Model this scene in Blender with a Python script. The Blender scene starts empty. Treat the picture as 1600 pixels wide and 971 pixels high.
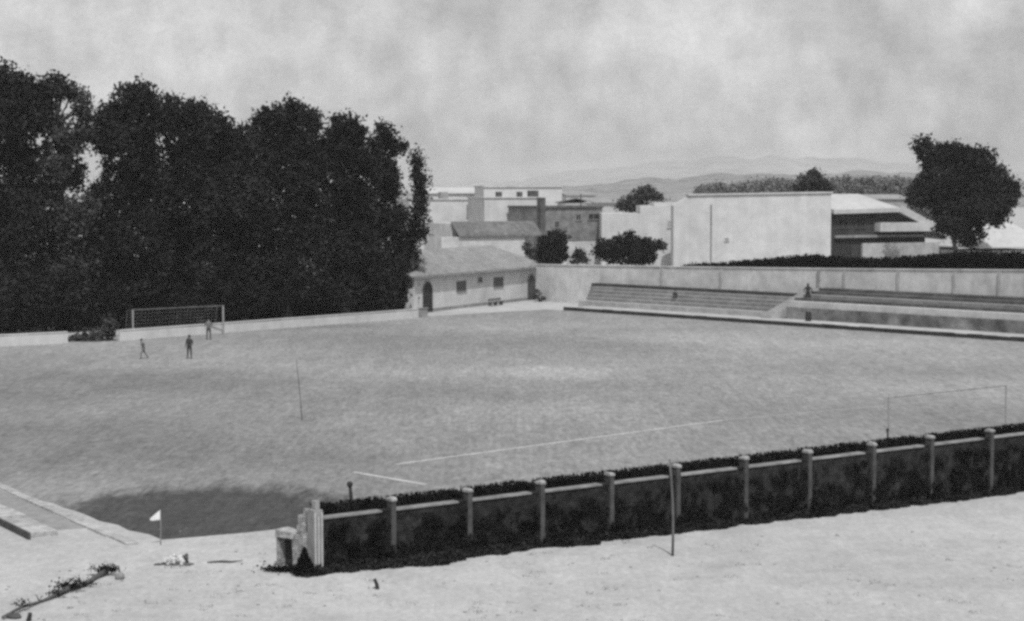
import bpy, bmesh, math, random
from mathutils import Vector, Matrix, noise
R = random.Random(11)
C = bpy.context.scene.collection
SC = bpy.context.scene

# ------------------------------------------------------------------ camera maths
H = 12.2
F = 3105.0
PITCH = math.atan(185.5 / F)
SP, CP = math.sin(PITCH), math.cos(PITCH)
def ray(px, py):
    x, y, z = (px - 800) / F, -(py - 485.5) / F, 1.0
    return Vector((x, z * CP + y * SP, -z * SP + y * CP))
def at(px, py, z=0.0):                      # point of the photo lying on height z
    d = ray(px, py); t = (z - H) / d.z
    return Vector((d.x * t, d.y * t, z))
def atd(px, py, D):                         # point of the photo at distance D
    d = ray(px, py); t = D / d.y
    return Vector((d.x * t, D, H + d.z * t))
UD = Vector((-0.643, 0.766, 0)); VD = Vector((0.766, 0.643, 0))   # pitch axes: along / across
def uv(u, v, z=0.0): return UD * u + VD * v + Vector((0, 0, z))
def to_u(p): return p.dot(UD)
def to_v(p): return p.dot(VD)

# ------------------------------------------------------------------ materials (black and white film: all neutral)
MATS = {}
def mat(name, g, var=0.15, scale=1.0, rough=0.9, bump=0.0, scale2=None, var2=0.0, spec=0.2, drip=0.0):
    if name in MATS: return MATS[name]
    m = bpy.data.materials.new(name); m.use_nodes = True
    nt = m.node_tree; N = nt.nodes; L = nt.links
    b = N['Principled BSDF']
    b.inputs['Roughness'].default_value = rough
    b.inputs['Specular IOR Level'].default_value = spec
    geo = N.new('ShaderNodeNewGeometry')
    def layer(sc, v, det):
        n = N.new('ShaderNodeTexNoise'); n.inputs['Scale'].default_value = sc
        n.inputs['Detail'].default_value = det; n.inputs['Roughness'].default_value = 0.65
        L.new(geo.outputs['Position'], n.inputs['Vector'])
        r = N.new('ShaderNodeMapRange')
        r.inputs['From Min'].default_value = 0.3; r.inputs['From Max'].default_value = 0.7
        r.inputs['To Min'].default_value = 1 - v; r.inputs['To Max'].default_value = 1 + v
        L.new(n.outputs['Fac'], r.inputs['Value'])
        return r.outputs['Result'], n
    o, n1 = layer(scale, var, 6)
    def mul(a, bb):
        k = N.new('ShaderNodeMath'); k.operation = 'MULTIPLY'
        for i, s in enumerate((a, bb)):
            if isinstance(s, float): k.inputs[i].default_value = s
            else: L.new(s, k.inputs[i])
        return k.outputs[0]
    if scale2:
        o2, _ = layer(scale2, var2, 4); o = mul(o, o2)
    if drip:
        mp = N.new('ShaderNodeMapping'); mp.inputs['Scale'].default_value = (1.3, 1.3, .10); L.new(geo.outputs['Position'], mp.inputs['Vector'])
        o3, n3 = layer(1.0, drip, 5); L.new(mp.outputs[0], n3.inputs['Vector']); o = mul(o, o3)
    o = mul(o, float(g))
    L.new(o, b.inputs['Base Color'])
    if bump:
        bp = N.new('ShaderNodeBump'); bp.inputs['Strength'].default_value = bump
        bp.inputs['Distance'].default_value = 0.08
        L.new(n1.outputs['Fac'], bp.inputs['Height']); L.new(bp.outputs[0], b.inputs['Normal'])
    m['val_socket'] = ''
    MATS[name] = m
    return m
WHITE = mat('limewashed_plaster', .47, .12, .7, bump=.3, scale2=.12, var2=.10, drip=.06)
WHITE2 = mat('weathered_whitewash', .43, .18, .9, bump=.3, scale2=.16, var2=.12, drip=.07)
PALE = mat('pale_concrete', .35, .2, 1.3, bump=.4, scale2=.15, var2=.12)
GREYC = mat('grey_concrete', .22, .25, 1.5, bump=.4, scale2=.25, var2=.2)
DARKC = mat('stained_concrete', .085, .35, 1.2, bump=.4, scale2=.3, var2=.3)
POST = mat('post_concrete', .06, .35, 2.5, bump=.4)
BRICK = mat('dark_rough_masonry', .018, .85, 3.6, bump=1.0, scale2=.6, var2=.55)
STANDW = mat('stand_wall_whitewash', .50, .2, .9, bump=.3, scale2=.16, var2=.15, drip=.07)
BRICKG = mat('grey_masonry', .17, .3, 1.2, bump=.5, scale2=.3, var2=.2)
DARK = mat('dark_paint', .03, .2, 2)
OLDP = mat('dulled_white_paint', .24, .35, 2)
RUIN = mat('crumbling_masonry', .26, .5, 5, bump=1.0, scale2=1.3, var2=.4)
COPE = mat('worn_pale_coping', .21, .45, 1.5, bump=.3)
GLASS = mat('dark_window_glass', .03, .2, 2, rough=.3, spec=.5)
GREYP = mat('grey_paint', .13, .2, 2)
TILE = mat('old_clay_tiles', .25, .25, 1.6, bump=.6, scale2=.3, var2=.12)
TILED = mat('dark_clay_tiles', .14, .35, 1.6, bump=.6, scale2=.3, var2=.2)
ROOFP = mat('pale_sheet_roof', .42, .12, 1.2, scale2=.2, var2=.1)
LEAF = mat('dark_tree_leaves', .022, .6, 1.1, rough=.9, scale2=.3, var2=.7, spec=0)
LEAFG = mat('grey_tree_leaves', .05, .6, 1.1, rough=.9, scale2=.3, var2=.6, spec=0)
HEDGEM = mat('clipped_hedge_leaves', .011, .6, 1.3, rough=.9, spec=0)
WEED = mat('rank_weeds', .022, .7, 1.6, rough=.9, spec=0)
BARK = mat('tree_bark', .07, .3, 3, bump=.6)
WPAINT = mat('white_paint', .72, .1, 3)
SKIN = mat('skin', .25, .05, 5); CLOTH = mat('dark_cloth', .035, .2, 4); CLOTH2 = mat('grey_cloth', .12, .2, 4)
HAIR = mat('dark_hair', .02, .1, 5)
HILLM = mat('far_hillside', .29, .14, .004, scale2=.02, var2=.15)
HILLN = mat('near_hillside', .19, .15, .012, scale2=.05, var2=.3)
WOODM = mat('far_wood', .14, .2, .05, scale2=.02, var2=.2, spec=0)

def blend_material(name, gA, gB, builder):
    """Ground mixes: builder(N, L, geo) returns factor socket."""
    m = bpy.data.materials.new(name); m.use_nodes = True
    nt = m.node_tree; N = nt.nodes; L = nt.links
    b = N['Principled BSDF']; b.inputs['Roughness'].default_value = .95; b.inputs['Specular IOR Level'].default_value = .1
    geo = N.new('ShaderNodeNewGeometry')
    val = builder(N, L, geo)
    L.new(val, b.inputs['Base Color'])
    MATS[name] = m
    return m
def noise_node(N, L, geo, scale, detail=5, rough=.6, stretch=None):
    n = N.new('ShaderNodeTexNoise'); n.inputs['Scale'].default_value = scale
    n.inputs['Detail'].default_value = detail; n.inputs['Roughness'].default_value = rough
    if stretch:
        mp = N.new('ShaderNodeMapping'); mp.inputs['Rotation'].default_value = (0, 0, stretch[0]); mp.inputs['Scale'].default_value = stretch[1]
        L.new(geo.outputs['Position'], mp.inputs['Vector']); L.new(mp.outputs[0], n.inputs['Vector'])
    else: L.new(geo.outputs['Position'], n.inputs['Vector'])
    return n.outputs['Fac']
def mrange(N, L, s, a, b, c, d, smooth=False):
    r = N.new('ShaderNodeMapRange')
    if smooth: r.interpolation_type = 'SMOOTHSTEP'
    for k, v in zip(('From Min', 'From Max', 'To Min', 'To Max'), (a, b, c, d)): r.inputs[k].default_value = v
    L.new(s, r.inputs['Value']); return r.outputs['Result']
def mth(N, L, op, a, b=None):
    k = N.new('ShaderNodeMath'); k.operation = op
    for i, s in enumerate((a, b)):
        if s is None: continue
        if isinstance(s, (int, float)): k.inputs[i].default_value = s
        else: L.new(s, k.inputs[i])
    return k.outputs[0]
def blob(N, L, geo, c, rx, ry, rot, soft=.5, wob=.6, wscale=.35):
    """1 inside a wobbly ellipse of the ground (a patch of damp or worn turf), 0 outside."""
    mp = N.new('ShaderNodeMapping'); mp.vector_type = 'TEXTURE'
    mp.inputs['Location'].default_value = (c[0], c[1], 0); mp.inputs['Rotation'].default_value = (0, 0, rot)
    mp.inputs['Scale'].default_value = (rx, ry, 1)
    L.new(geo.outputs['Position'], mp.inputs['Vector'])
    ln = N.new('ShaderNodeVectorMath'); ln.operation = 'LENGTH'; L.new(mp.outputs[0], ln.inputs[0])
    w = mth(N, L, 'MULTIPLY', mth(N, L, 'SUBTRACT', noise_node(N, L, geo, wscale * 2, 6, .75, (0, (1.2, .3, 1))), .5), wob * 2.6)
    d = mth(N, L, 'ADD', ln.outputs['Value'], w)
    return mrange(N, L, d, 1 - soft / 2, 1 + soft / 2, 1, 0, True)
ANG = math.atan2(VD.y, VD.x)
def b_pitch(N, L, geo):
    f1 = mth(N, L, 'MULTIPLY', mrange(N, L, noise_node(N, L, geo, 2.6, 6, .9), .3, .7, .62, 1.38), mrange(N, L, noise_node(N, L, geo, .8, 6, .8), .3, .7, .82, 1.18))
    f2 = mrange(N, L, noise_node(N, L, geo, 1.0, 5, .7, (0, (.5, .075, 1))), .3, .7, .88, 1.12)
    f3 = mrange(N, L, noise_node(N, L, geo, .035, 3, .5), .35, .65, .78, 1.17)
    f4 = mrange(N, L, noise_node(N, L, geo, 1.0, 5, .7, (0, (1.0, .14, 1))), .3, .7, .93, 1.07)
    v = mth(N, L, 'MULTIPLY', mth(N, L, 'MULTIPLY', f1, f2), mth(N, L, 'MULTIPLY', f3, f4))
    f5 = mrange(N, L, noise_node(N, L, geo, 1.0, 5, .75, (0, (4.2, .62, 1))), .34, .66, .76, 1.24)
    f6 = mrange(N, L, noise_node(N, L, geo, 1.0, 4, .7, (.05, (1.6, .24, 1))), .32, .68, .91, 1.09)
    v = mth(N, L, 'MULTIPLY', v, mth(N, L, 'MULTIPLY', f5, f6))
    # paler worn turf towards the far right, darker damp turf in the near left corner
    c = at(1250, 560); pale = blob(N, L, geo, c, 45, 40, 0, 1.2, .3, .05)
    v = mth(N, L, 'MULTIPLY', v, mrange(N, L, pale, 0, 1, 1, 1.12))
    c = at(315, 806); damp = blob(N, L, geo, c, 6.2, 7.4, .12, .55, .5, .4)
    v = mth(N, L, 'MULTIPLY', v, mrange(N, L, damp, 0, 1, 1, .29))
    c = at(230, 650); damp2 = blob(N, L, geo, c, 16, 22, .1, 1.0, .5, .1)
    v = mth(N, L, 'MULTIPLY', v, mrange(N, L, damp2, 0, 1, 1, .84))
    c = at(880, 582); worn = blob(N, L, geo, c, 3.5, 5, .3, .9, .8, .3)
    v = mth(N, L, 'MULTIPLY', v, mrange(N, L, worn, 0, 1, 1, 1.16))
    c = at(420, 512); dk = blob(N, L, geo, c, 9, 4, .3, .9, .8, .3)
    v = mth(N, L, 'MULTIPLY', v, mrange(N, L, dk, 0, 1, 1, .82))
    return mth(N, L, 'MULTIPLY', v, .215)
PITCHM = blend_material('worn_pitch_turf', 0, 0, b_pitch)
def b_ground(N, L, geo):
    f1 = mrange(N, L, noise_node(N, L, geo, 5.0, 6, .9), .3, .7, .76, 1.24)
    f2 = mrange(N, L, noise_node(N, L, geo, .5, 6, .75), .3, .7, .88, 1.12)
    f3 = mrange(N, L, noise_node(N, L, geo, .06, 3, .5), .35, .65, .92, 1.08)
    v = mth(N, L, 'MULTIPLY', mth(N, L, 'MULTIPLY', f1, f2), f3)
    f5 = mrange(N, L, noise_node(N, L, geo, 1.0, 6, .8, (0, (4.5, 1.6, 1))), .32, .68, .86, 1.14)
    f6 = mrange(N, L, noise_node(N, L, geo, 1.0, 4, .7, (.1, (.6, .2, 1))), .32, .68, .92, 1.08)
    v = mth(N, L, 'MULTIPLY', v, mth(N, L, 'MULTIPLY', f5, f6))
    return mth(N, L, 'MULTIPLY', v, .36)
GROUNDM = blend_material('bare_sandy_earth', 0, 0, b_ground)
def b_line(N, L, geo):
    w = mrange(N, L, noise_node(N, L, geo, 1.4, 6, .8), .38, .62, .30, .52)
    return w
LINEM = blend_material('worn_lime_line', 0, 0, b_line)
def b_faint(N, L, geo):
    return mrange(N, L, noise_node(N, L, geo, 1.2, 6, .8), .35, .7, .23, .38)
FAINTM = blend_material('faded_lime_line', 0, 0, b_faint)

# ------------------------------------------------------------------ objects
def tag(o, label=None, cat=None, group=None, kind=None):
    if label: o['label'] = label
    if cat: o['category'] = cat
    if group: o['group'] = group
    if kind: o['kind'] = kind
    return o
def thing(name, label, cat, loc=(0, 0, 0), rz=0.0, group=None):
    o = bpy.data.objects.new(name, None); C.objects.link(o)
    o.location = loc; o.rotation_euler = (0, 0, rz)
    o.empty_display_size = .5
    return tag(o, label, cat, group)
class MB:
    def __init__(s): s.v = []; s.f = []
    def quad(s, a, b, c, d):
        n = len(s.v); s.v += [tuple(a), tuple(b), tuple(c), tuple(d)]; s.f.append((n, n + 1, n + 2, n + 3))
    def hexa(s, p):          # p: 4 bottom (ccw) + 4 top
        n = len(s.v); s.v += [tuple(q) for q in p]
        for f in ((3, 2, 1, 0), (4, 5, 6, 7), (0, 1, 5, 4), (1, 2, 6, 5), (2, 3, 7, 6), (3, 0, 4, 7)):
            s.f.append(tuple(n + i for i in f))
        return s
    def box(s, x0, x1, y0, y1, z0, z1, fn=lambda x, y, z: (x, y, z)):
        c = [(x0, y0), (x1, y0), (x1, y1), (x0, y1)]
        return s.hexa([fn(x, y, z0) for x, y in c] + [fn(x, y, z1) for x, y in c])
    def tube(s, pts, rad, n=8):
        rings = []
        for i, p in enumerate(pts):
            p = Vector(p); a = Vector(pts[max(i - 1, 0)]); b = Vector(pts[min(i + 1, len(pts) - 1)])
            t = (b - a).normalized(); up = Vector((0, 0, 1)) if abs(t.z) < .9 else Vector((1, 0, 0))
            e1 = t.cross(up).normalized(); e2 = t.cross(e1)
            r = rad[i] if isinstance(rad, (list, tuple)) else rad
            k = len(s.v)
            for j in range(n):
                an = 2 * math.pi * j / n
                s.v.append(tuple(p + (e1 * math.cos(an) + e2 * math.sin(an)) * r))
            rings.append(k)
        for i in range(len(rings) - 1):
            for j in range(n):
                a, b = rings[i] + j, rings[i] + (j + 1) % n
                s.f.append((a, b, b + rings[i + 1] - rings[i], a + rings[i + 1] - rings[i]))
        s.f.append(tuple(rings[0] + j for j in range(n))[::-1]); s.f.append(tuple(rings[-1] + j for j in range(n)))
        return s
    def lump(s, c, r, seed=0, jag=.3, seg=10, rings=7, sq=(1, 1, 1)):
        c = Vector(c); k = len(s.v)
        s.v.append(tuple(c + Vector((0, 0, r * sq[2]))))
        for i in range(1, rings):
            th = math.pi * i / rings
            for j in range(seg):
                ph = 2 * math.pi * j / seg
                d = Vector((math.sin(th) * math.cos(ph), math.sin(th) * math.sin(ph), math.cos(th)))
                q = r * (1 + jag * noise.noise(d * 1.7 + Vector((seed * 7.1, seed, 0))) + jag * .5 * noise.noise(d * 4 + Vector((0, seed * 3.3, 0))))
                s.v.append(tuple(c + Vector((d.x * sq[0], d.y * sq[1], d.z * sq[2])) * q))
        s.v.append(tuple(c - Vector((0, 0, r * sq[2])))); last = len(s.v) - 1
        for j in range(seg):
            s.f.append((k, k + 1 + j, k + 1 + (j + 1) % seg))
            for i in range(rings - 2):
                a = k + 1 + i * seg
                s.f.append((a + j, a + seg + j, a + seg + (j + 1) % seg, a + (j + 1) % seg))
            a = k + 1 + (rings - 2) * seg
            s.f.append((a + (j + 1) % seg, a + j, last))
        return s
    def leaf(s, p, size, rnd):
        a = Vector((rnd.gauss(0, 1), rnd.gauss(0, 1), rnd.gauss(0, 1))).normalized()
        b = a.orthogonal().normalized(); q = Matrix.Rotation(rnd.random() * 6.28, 3, a)
        b = q @ b; c = a.cross(b)
        l = size * rnd.uniform(.6, 1.3); w = l * rnd.uniform(.45, .8)
        p = Vector(p)
        s.quad(p - b * l * .5, p - c * w * .5 + b * l * .1, p + b * l * .5, p + c * w * .5 + a * l * .12)
    def build(s, name, m, parent=None, smooth=False, local=None):
        me = bpy.data.meshes.new(name)
        vs = s.v
        if parent is not None:
            inv = parent_matrix(parent).inverted()
            vs = [tuple(inv @ Vector(v)) for v in vs]
        me.from_pydata(vs, [], s.f); me.update()
        bm = bmesh.new(); bm.from_mesh(me)
        if len(s.f) < 4000: bmesh.ops.recalc_face_normals(bm, faces=bm.faces)
        bm.to_mesh(me); bm.free()
        if smooth:
            for p in me.polygons: p.use_smooth = True
        me.materials.append(m)
        o = bpy.data.objects.new(name, me); C.objects.link(o)
        if parent is not None: o.parent = parent
        return o
def parent_matrix(p):
    m = Matrix.Identity(4)
    while p is not None:
        m = (Matrix.Translation(p.location) @ p.rotation_euler.to_matrix().to_4x4()) @ m
        p = p.parent
    return m
def struct(name, mb, m):
    return tag(mb.build(name, m), kind='structure')

# ------------------------------------------------------------------ ground, hills
g = MB(); g.quad((-6000, -300, 0), (6000, -300, 0), (6000, 9000, 0), (-6000, 9000, 0)); struct('ground', g, GROUNDM)

# pitch: near edge, left kerb, far stand kerb, goal-line wall
pl = [at(104, 812), at(212, 851), at(470, 832)]
near_u0, v_left = 60.3, 35.2
def pitch_sheet():
    rnd = random.Random(5)
    bm = bmesh.new()
    wa, wb = at(500, 894), at(1600, 767); wdv = (wb - wa).normalized(); wn_ = Vector((-wdv.y, wdv.x, 0)) * .5
    cor = [wa + wdv * 75 + wn_, wa + wdv * 1.2 + wn_, uv(60.2, 39.6), uv(60.9, 35.0), uv(86, 37.2), uv(148.6, 36.5), uv(154.6, 120), uv(155.5, 135.3), uv(50, 135.3)]
    pts = []
    for i, a in enumerate(cor):
        b = cor[(i + 1) % len(cor)]; n = max(2, int((b - a).length / 1.2))
        nrm = Vector((b.y - a.y, a.x - b.x, 0)).normalized()
        for k in range(n):
            p = a.lerp(b, k / n)
            amp = .35
            pts.append(p + nrm * amp * noise.noise(p * .5) + Vector((0, 0, .004)))
    vs = [bm.verts.new(p) for p in pts]
    bm.faces.new(vs); bmesh.ops.triangulate(bm, faces=bm.faces); bmesh.ops.recalc_face_normals(bm, faces=bm.faces)
    me = bpy.data.meshes.new('pitch'); bm.to_mesh(me); bm.free(); me.materials.append(PITCHM)
    o = bpy.data.objects.new('pitch', me); C.objects.link(o)
    if me.polygons[0].normal.z < 0: me.flip_normals()
    tag(o, kind='structure')
pitch_sheet()
def strip(mb, a, b, w, z=.009):
    a = Vector((a.x, a.y, z)); b = Vector((b.x, b.y, z)); d = (b - a).normalized(); n = Vector((-d.y, d.x, 0)) * w / 2
    k = max(1, int((b - a).length / 2))
    for i in range(k):
        p, q = a.lerp(b, i / k), a.lerp(b, (i + 1) / k)
        mb.quad(p - n, q - n, q + n, p + n)
m_ = MB(); strip(m_, at(618, 726), at(1130, 657), .22); strip(m_, at(552, 738), at(665, 757.5), .26); struct('goal_line_marking', m_, LINEM)
m_ = MB()
strip(m_, at(1130, 657), at(1720, 604), .2); strip(m_, at(228, 563), at(700, 547), .16)
cc = at(775, 583)
for i in range(64):
    a0, a1 = i * math.tau / 64, (i + 1) * math.tau / 64
    if -1.9 < (a0 if a0 < math.pi else a0 - math.tau) < 2.6:
        strip(m_, cc + Vector((math.cos(a0), math.sin(a0), 0)) * 7.2, cc + Vector((math.cos(a1), math.sin(a1), 0)) * 7.2, .16)
struct('faded_pitch_markings', m_, FAINTM)

def ridge(name, prof, D, depth, m, zmin=-2, kind='structure', seed=0, rough=1.5):
    """rolling ridge: prof = [(px, py_top)], solid hill with a rounded back"""
    xs = range(int(prof[0][0]), int(prof[-1][0]) + 1, 12)
    rows = 9; mb = MB(); n = 0
    for ix, px in enumerate(xs):
        for (a, b) in zip(prof, prof[1:]):
            if a[0] <= px <= b[0]: py = a[1] + (b[1] - a[1]) * (px - a[0]) / (b[0] - a[0])
        top = atd(px, py, D)
        for j in range(rows):
            t = j / (rows - 1)
            h = math.sin(math.pi * min(t * 1.0, 1)) if t < .5 else math.sin(math.pi * t)
            y = D + (t - .5) * depth
            z = zmin + (top.z - zmin) * h
            z += rough * noise.noise(Vector((px * .03 + seed, j * .6, seed))) * h
            mb.v.append((top.x * y / D if t < .5 else top.x, y, z))
        n += 1
    for i in range(n - 1):
        for j in range(rows - 1):
            a = i * rows + j; mb.f.append((a, a + rows, a + rows + 1, a + 1))
    return tag(mb.build(name, m, smooth=True), kind=kind)
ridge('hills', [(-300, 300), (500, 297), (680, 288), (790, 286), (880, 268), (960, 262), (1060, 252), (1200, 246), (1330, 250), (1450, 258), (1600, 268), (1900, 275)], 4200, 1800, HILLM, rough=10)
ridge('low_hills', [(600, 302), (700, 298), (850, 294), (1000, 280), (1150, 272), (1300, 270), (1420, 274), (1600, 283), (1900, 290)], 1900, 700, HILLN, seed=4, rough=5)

# ------------------------------------------------------------------ foliage
KD = 3.0; KS = 1.1
def crown_fill(mb, lobes, dens, size, rnd, D=None, cl=.55, squash_y=1.0):
    """lobes: (centre Vector, rx, ry, rz)"""
    for (c, rx, ry, rz) in lobes:
        n_cl = int(dens * KD * rx * rz * 3.2 / 22) + 3
        for _ in range(n_cl):
            while True:
                d = Vector((rnd.uniform(-1, 1), rnd.uniform(-1, 1), rnd.uniform(-1, 1)))
                if .15 < d.length <= 1: break
            d *= rnd.uniform(.93, 1.04)
            cc_ = c + Vector((d.x * rx, d.y * ry, d.z * rz))
            rr = cl * rnd.uniform(.6, 1.5)
            for _ in range(22):
                p = cc_ + Vector((rnd.gauss(0, 1), rnd.gauss(0, 1), rnd.gauss(0, .9))) * rr * .55
                if p.z < .05: p.z = rnd.uniform(.05, .5)
                mb.leaf(p, size * KS, rnd)
def tree(name, label, cat, D, spec, m, dens=62, size=.34, group=None, seed=1, trunk_px=None, cl=.55, base_z=0, trunk_r=None, depthk=.85, base=None):
    rnd = random.Random(seed)
    s = F / D
    lobes = []
    for (px, py, rx, ry) in spec:
        c = atd(px, py, D + rnd.uniform(-1.2, 1.2))
        lobes.append((c, rx / s, max(rx / s, 1.0) * depthk, ry / s))
    bx = trunk_px if trunk_px is not None else sum(l[0] for l in spec) / len(spec)
    b = atd(bx, 400, D); b.z = base_z
    root = thing(name, label, cat, b, 0, group)
    top = max(l[0].z for l in lobes)
    tr = MB(); r0 = trunk_r or max(.12, top * .018)
    pts = []; k = 6
    topl = max(lobes, key=lambda l: l[0].z)[0]
    for i in range(k + 1):
        t = i / k; q = b.lerp(Vector((topl.x, topl.y, top)), t); q.x = b.x + (topl.x - b.x) * t * t + rnd.uniform(-.15, .15) * t
        pts.append(q)
    tr.tube(pts, [r0 * (1 - .85 * i / k) * (1.35 if i == 0 else 1) for i in range(k + 1)], 9)
    for (c, rx, ry, rz) in lobes:
        zt = max(base_z + .3, min(c.z - rz * .9, top * .85)); tt = (zt - base_z) / max(top - base_z, .1)
        idx = min(k - 1, int(tt * k)); st = pts[idx].lerp(pts[idx + 1], tt * k - idx)
        for _ in range(2):
            e = c + Vector((rnd.uniform(-.5, .5) * rx, rnd.uniform(-.5, .5) * ry, rnd.uniform(0, .5) * rz))
            mid = st.lerp(e, .5) + Vector((rnd.uniform(-.3, .3), rnd.uniform(-.3, .3), -.1 * rz))
            tr.tube([st, mid, e], [r0 * .4, r0 * .25, r0 * .08], 6)
    tr.build('trunk', BARK, root, smooth=True)
    cr = MB(); crown_fill(cr, lobes, dens, size, rnd, cl=cl)
    cr.build('crown', m, root)
    return root
GT = 'tall dark trees behind the far goal'
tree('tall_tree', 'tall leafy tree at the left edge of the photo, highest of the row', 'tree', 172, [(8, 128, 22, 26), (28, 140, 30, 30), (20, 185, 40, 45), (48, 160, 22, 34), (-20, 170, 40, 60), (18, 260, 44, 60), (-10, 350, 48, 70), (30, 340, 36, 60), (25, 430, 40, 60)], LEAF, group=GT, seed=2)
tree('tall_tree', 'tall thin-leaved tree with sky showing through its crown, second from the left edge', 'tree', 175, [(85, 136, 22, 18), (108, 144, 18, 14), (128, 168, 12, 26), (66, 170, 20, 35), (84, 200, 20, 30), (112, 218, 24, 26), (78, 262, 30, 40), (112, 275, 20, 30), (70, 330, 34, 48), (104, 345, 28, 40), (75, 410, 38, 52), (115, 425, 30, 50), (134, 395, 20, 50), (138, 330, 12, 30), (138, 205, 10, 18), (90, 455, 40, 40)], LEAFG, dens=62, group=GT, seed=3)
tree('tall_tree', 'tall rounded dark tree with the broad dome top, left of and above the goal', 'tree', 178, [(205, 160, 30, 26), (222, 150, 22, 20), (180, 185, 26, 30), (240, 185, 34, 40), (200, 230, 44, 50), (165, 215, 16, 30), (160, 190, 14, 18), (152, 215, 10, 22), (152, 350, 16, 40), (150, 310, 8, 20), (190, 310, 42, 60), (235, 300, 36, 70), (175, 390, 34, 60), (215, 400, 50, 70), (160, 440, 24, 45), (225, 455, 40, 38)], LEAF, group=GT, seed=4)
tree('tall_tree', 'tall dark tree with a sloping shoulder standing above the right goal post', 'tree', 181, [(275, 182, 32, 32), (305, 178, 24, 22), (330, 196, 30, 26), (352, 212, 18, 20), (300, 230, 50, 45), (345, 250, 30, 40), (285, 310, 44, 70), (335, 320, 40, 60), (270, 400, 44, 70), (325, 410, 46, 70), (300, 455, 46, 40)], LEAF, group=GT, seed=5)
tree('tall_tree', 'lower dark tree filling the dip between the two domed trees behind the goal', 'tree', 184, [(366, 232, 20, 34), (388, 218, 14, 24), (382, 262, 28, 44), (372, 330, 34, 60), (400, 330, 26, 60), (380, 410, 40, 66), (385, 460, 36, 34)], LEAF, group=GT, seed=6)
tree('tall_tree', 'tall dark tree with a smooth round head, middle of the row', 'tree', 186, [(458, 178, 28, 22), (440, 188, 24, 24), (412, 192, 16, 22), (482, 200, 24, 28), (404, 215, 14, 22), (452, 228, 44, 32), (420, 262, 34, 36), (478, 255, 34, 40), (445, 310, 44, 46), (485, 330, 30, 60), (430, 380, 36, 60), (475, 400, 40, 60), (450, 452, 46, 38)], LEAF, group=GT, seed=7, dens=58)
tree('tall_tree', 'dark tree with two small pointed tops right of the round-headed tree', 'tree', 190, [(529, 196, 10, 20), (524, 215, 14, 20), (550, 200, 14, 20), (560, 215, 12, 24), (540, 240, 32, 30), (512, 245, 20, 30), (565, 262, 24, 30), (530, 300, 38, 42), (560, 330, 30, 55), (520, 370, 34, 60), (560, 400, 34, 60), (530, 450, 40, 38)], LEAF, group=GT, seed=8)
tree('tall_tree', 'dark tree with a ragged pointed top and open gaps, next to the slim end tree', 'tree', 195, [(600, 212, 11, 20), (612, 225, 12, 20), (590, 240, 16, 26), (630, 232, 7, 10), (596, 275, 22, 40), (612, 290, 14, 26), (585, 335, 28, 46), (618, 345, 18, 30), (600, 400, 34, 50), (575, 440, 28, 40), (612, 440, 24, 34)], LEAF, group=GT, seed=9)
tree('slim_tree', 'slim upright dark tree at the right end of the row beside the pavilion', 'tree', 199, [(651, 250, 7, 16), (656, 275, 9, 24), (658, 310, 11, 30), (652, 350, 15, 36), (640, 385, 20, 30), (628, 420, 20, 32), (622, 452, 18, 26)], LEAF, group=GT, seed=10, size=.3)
# undergrowth between the trees and the goal wall: nobody could count it
mb = MB(); rnd = random.Random(33); lob = []
for i in range(46):
    px = -30 + i * 14.6
    D = 168 + 30 * (px / 650) + rnd.uniform(-1, 4)
    c = atd(px, 470 + rnd.uniform(-14, 12) - px * .02, D); lob.append((c, 1.5, 1.6, rnd.uniform(1.2, 2.6)))
    c = atd(px, 490 - px * .02, D); lob.append((c, 1.3, 1.3, 1.4))
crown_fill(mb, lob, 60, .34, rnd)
tag(mb.build('undergrowth', LEAF), 'dark undergrowth massed between the tall trees and the white wall', 'undergrowth', kind='stuff')

# right-hand big tree and others
tree('broad_tree', 'big dark lopsided tree behind the stand at the right side of the photo', 'tree', 232,
     [(1444, 228, 14, 14), (1452, 248, 18, 18), (1480, 240, 26, 18), (1505, 250, 28, 24), (1535, 248, 20, 18), (1470, 285, 34, 28), (1520, 290, 44, 40), (1558, 290, 22, 32), (1445, 300, 24, 22), (1430, 312, 12, 10), (1560, 320, 24, 26), (1500, 330, 44, 30), (1540, 330, 34, 26), (1490, 355, 26, 20), (1510, 368, 26, 16), (1583, 300, 9, 18)], LEAF, dens=64, size=.36, seed=20, trunk_px=1498, trunk_r=.35)
tree('round_tree', 'small round-headed black tree by the pavilion roof', 'tree', 226, [(862, 385, 22, 20), (868, 375, 18, 14), (852, 395, 14, 14), (872, 398, 16, 16), (862, 404, 20, 12)], LEAF, dens=110, size=.28, seed=21, cl=.35)
tree('wide_bush', 'wide flat dark bush with a nub on top behind the stand wall', 'bush', 224, [(945, 390, 18, 16), (965, 385, 22, 16), (983, 366, 6, 7), (990, 384, 24, 16), (1012, 386, 18, 12), (1028, 384, 10, 7), (975, 400, 40, 13), (1005, 402, 22, 12)], LEAF, dens=100, size=.28, seed=22, cl=.35)
tree('small_bush', 'small grey bush between the round black tree and the wide bush', 'bush', 228, [(905, 398, 11, 11), (912, 404, 9, 9), (900, 406, 10, 8)], LEAFG, dens=80, size=.26, seed=23, cl=.3)
tree('small_bush', 'thin scrubby bush left of the round black tree', 'bush', 232, [(824, 388, 7, 9), (830, 396, 9, 9), (842, 402, 10, 6)], LEAFG, dens=60, size=.26, seed=24, cl=.3)
tree('leaning_tree', 'dark tree leaning right behind the white houses in mid picture', 'tree', 275, [(975, 321, 11, 8), (990, 314, 14, 10), (1005, 305, 15, 11), (1016, 300, 9, 8), (1027, 309, 8, 5), (985, 324, 16, 6)], LEAFG, dens=60, size=.36, seed=25, trunk_px=990)
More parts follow.
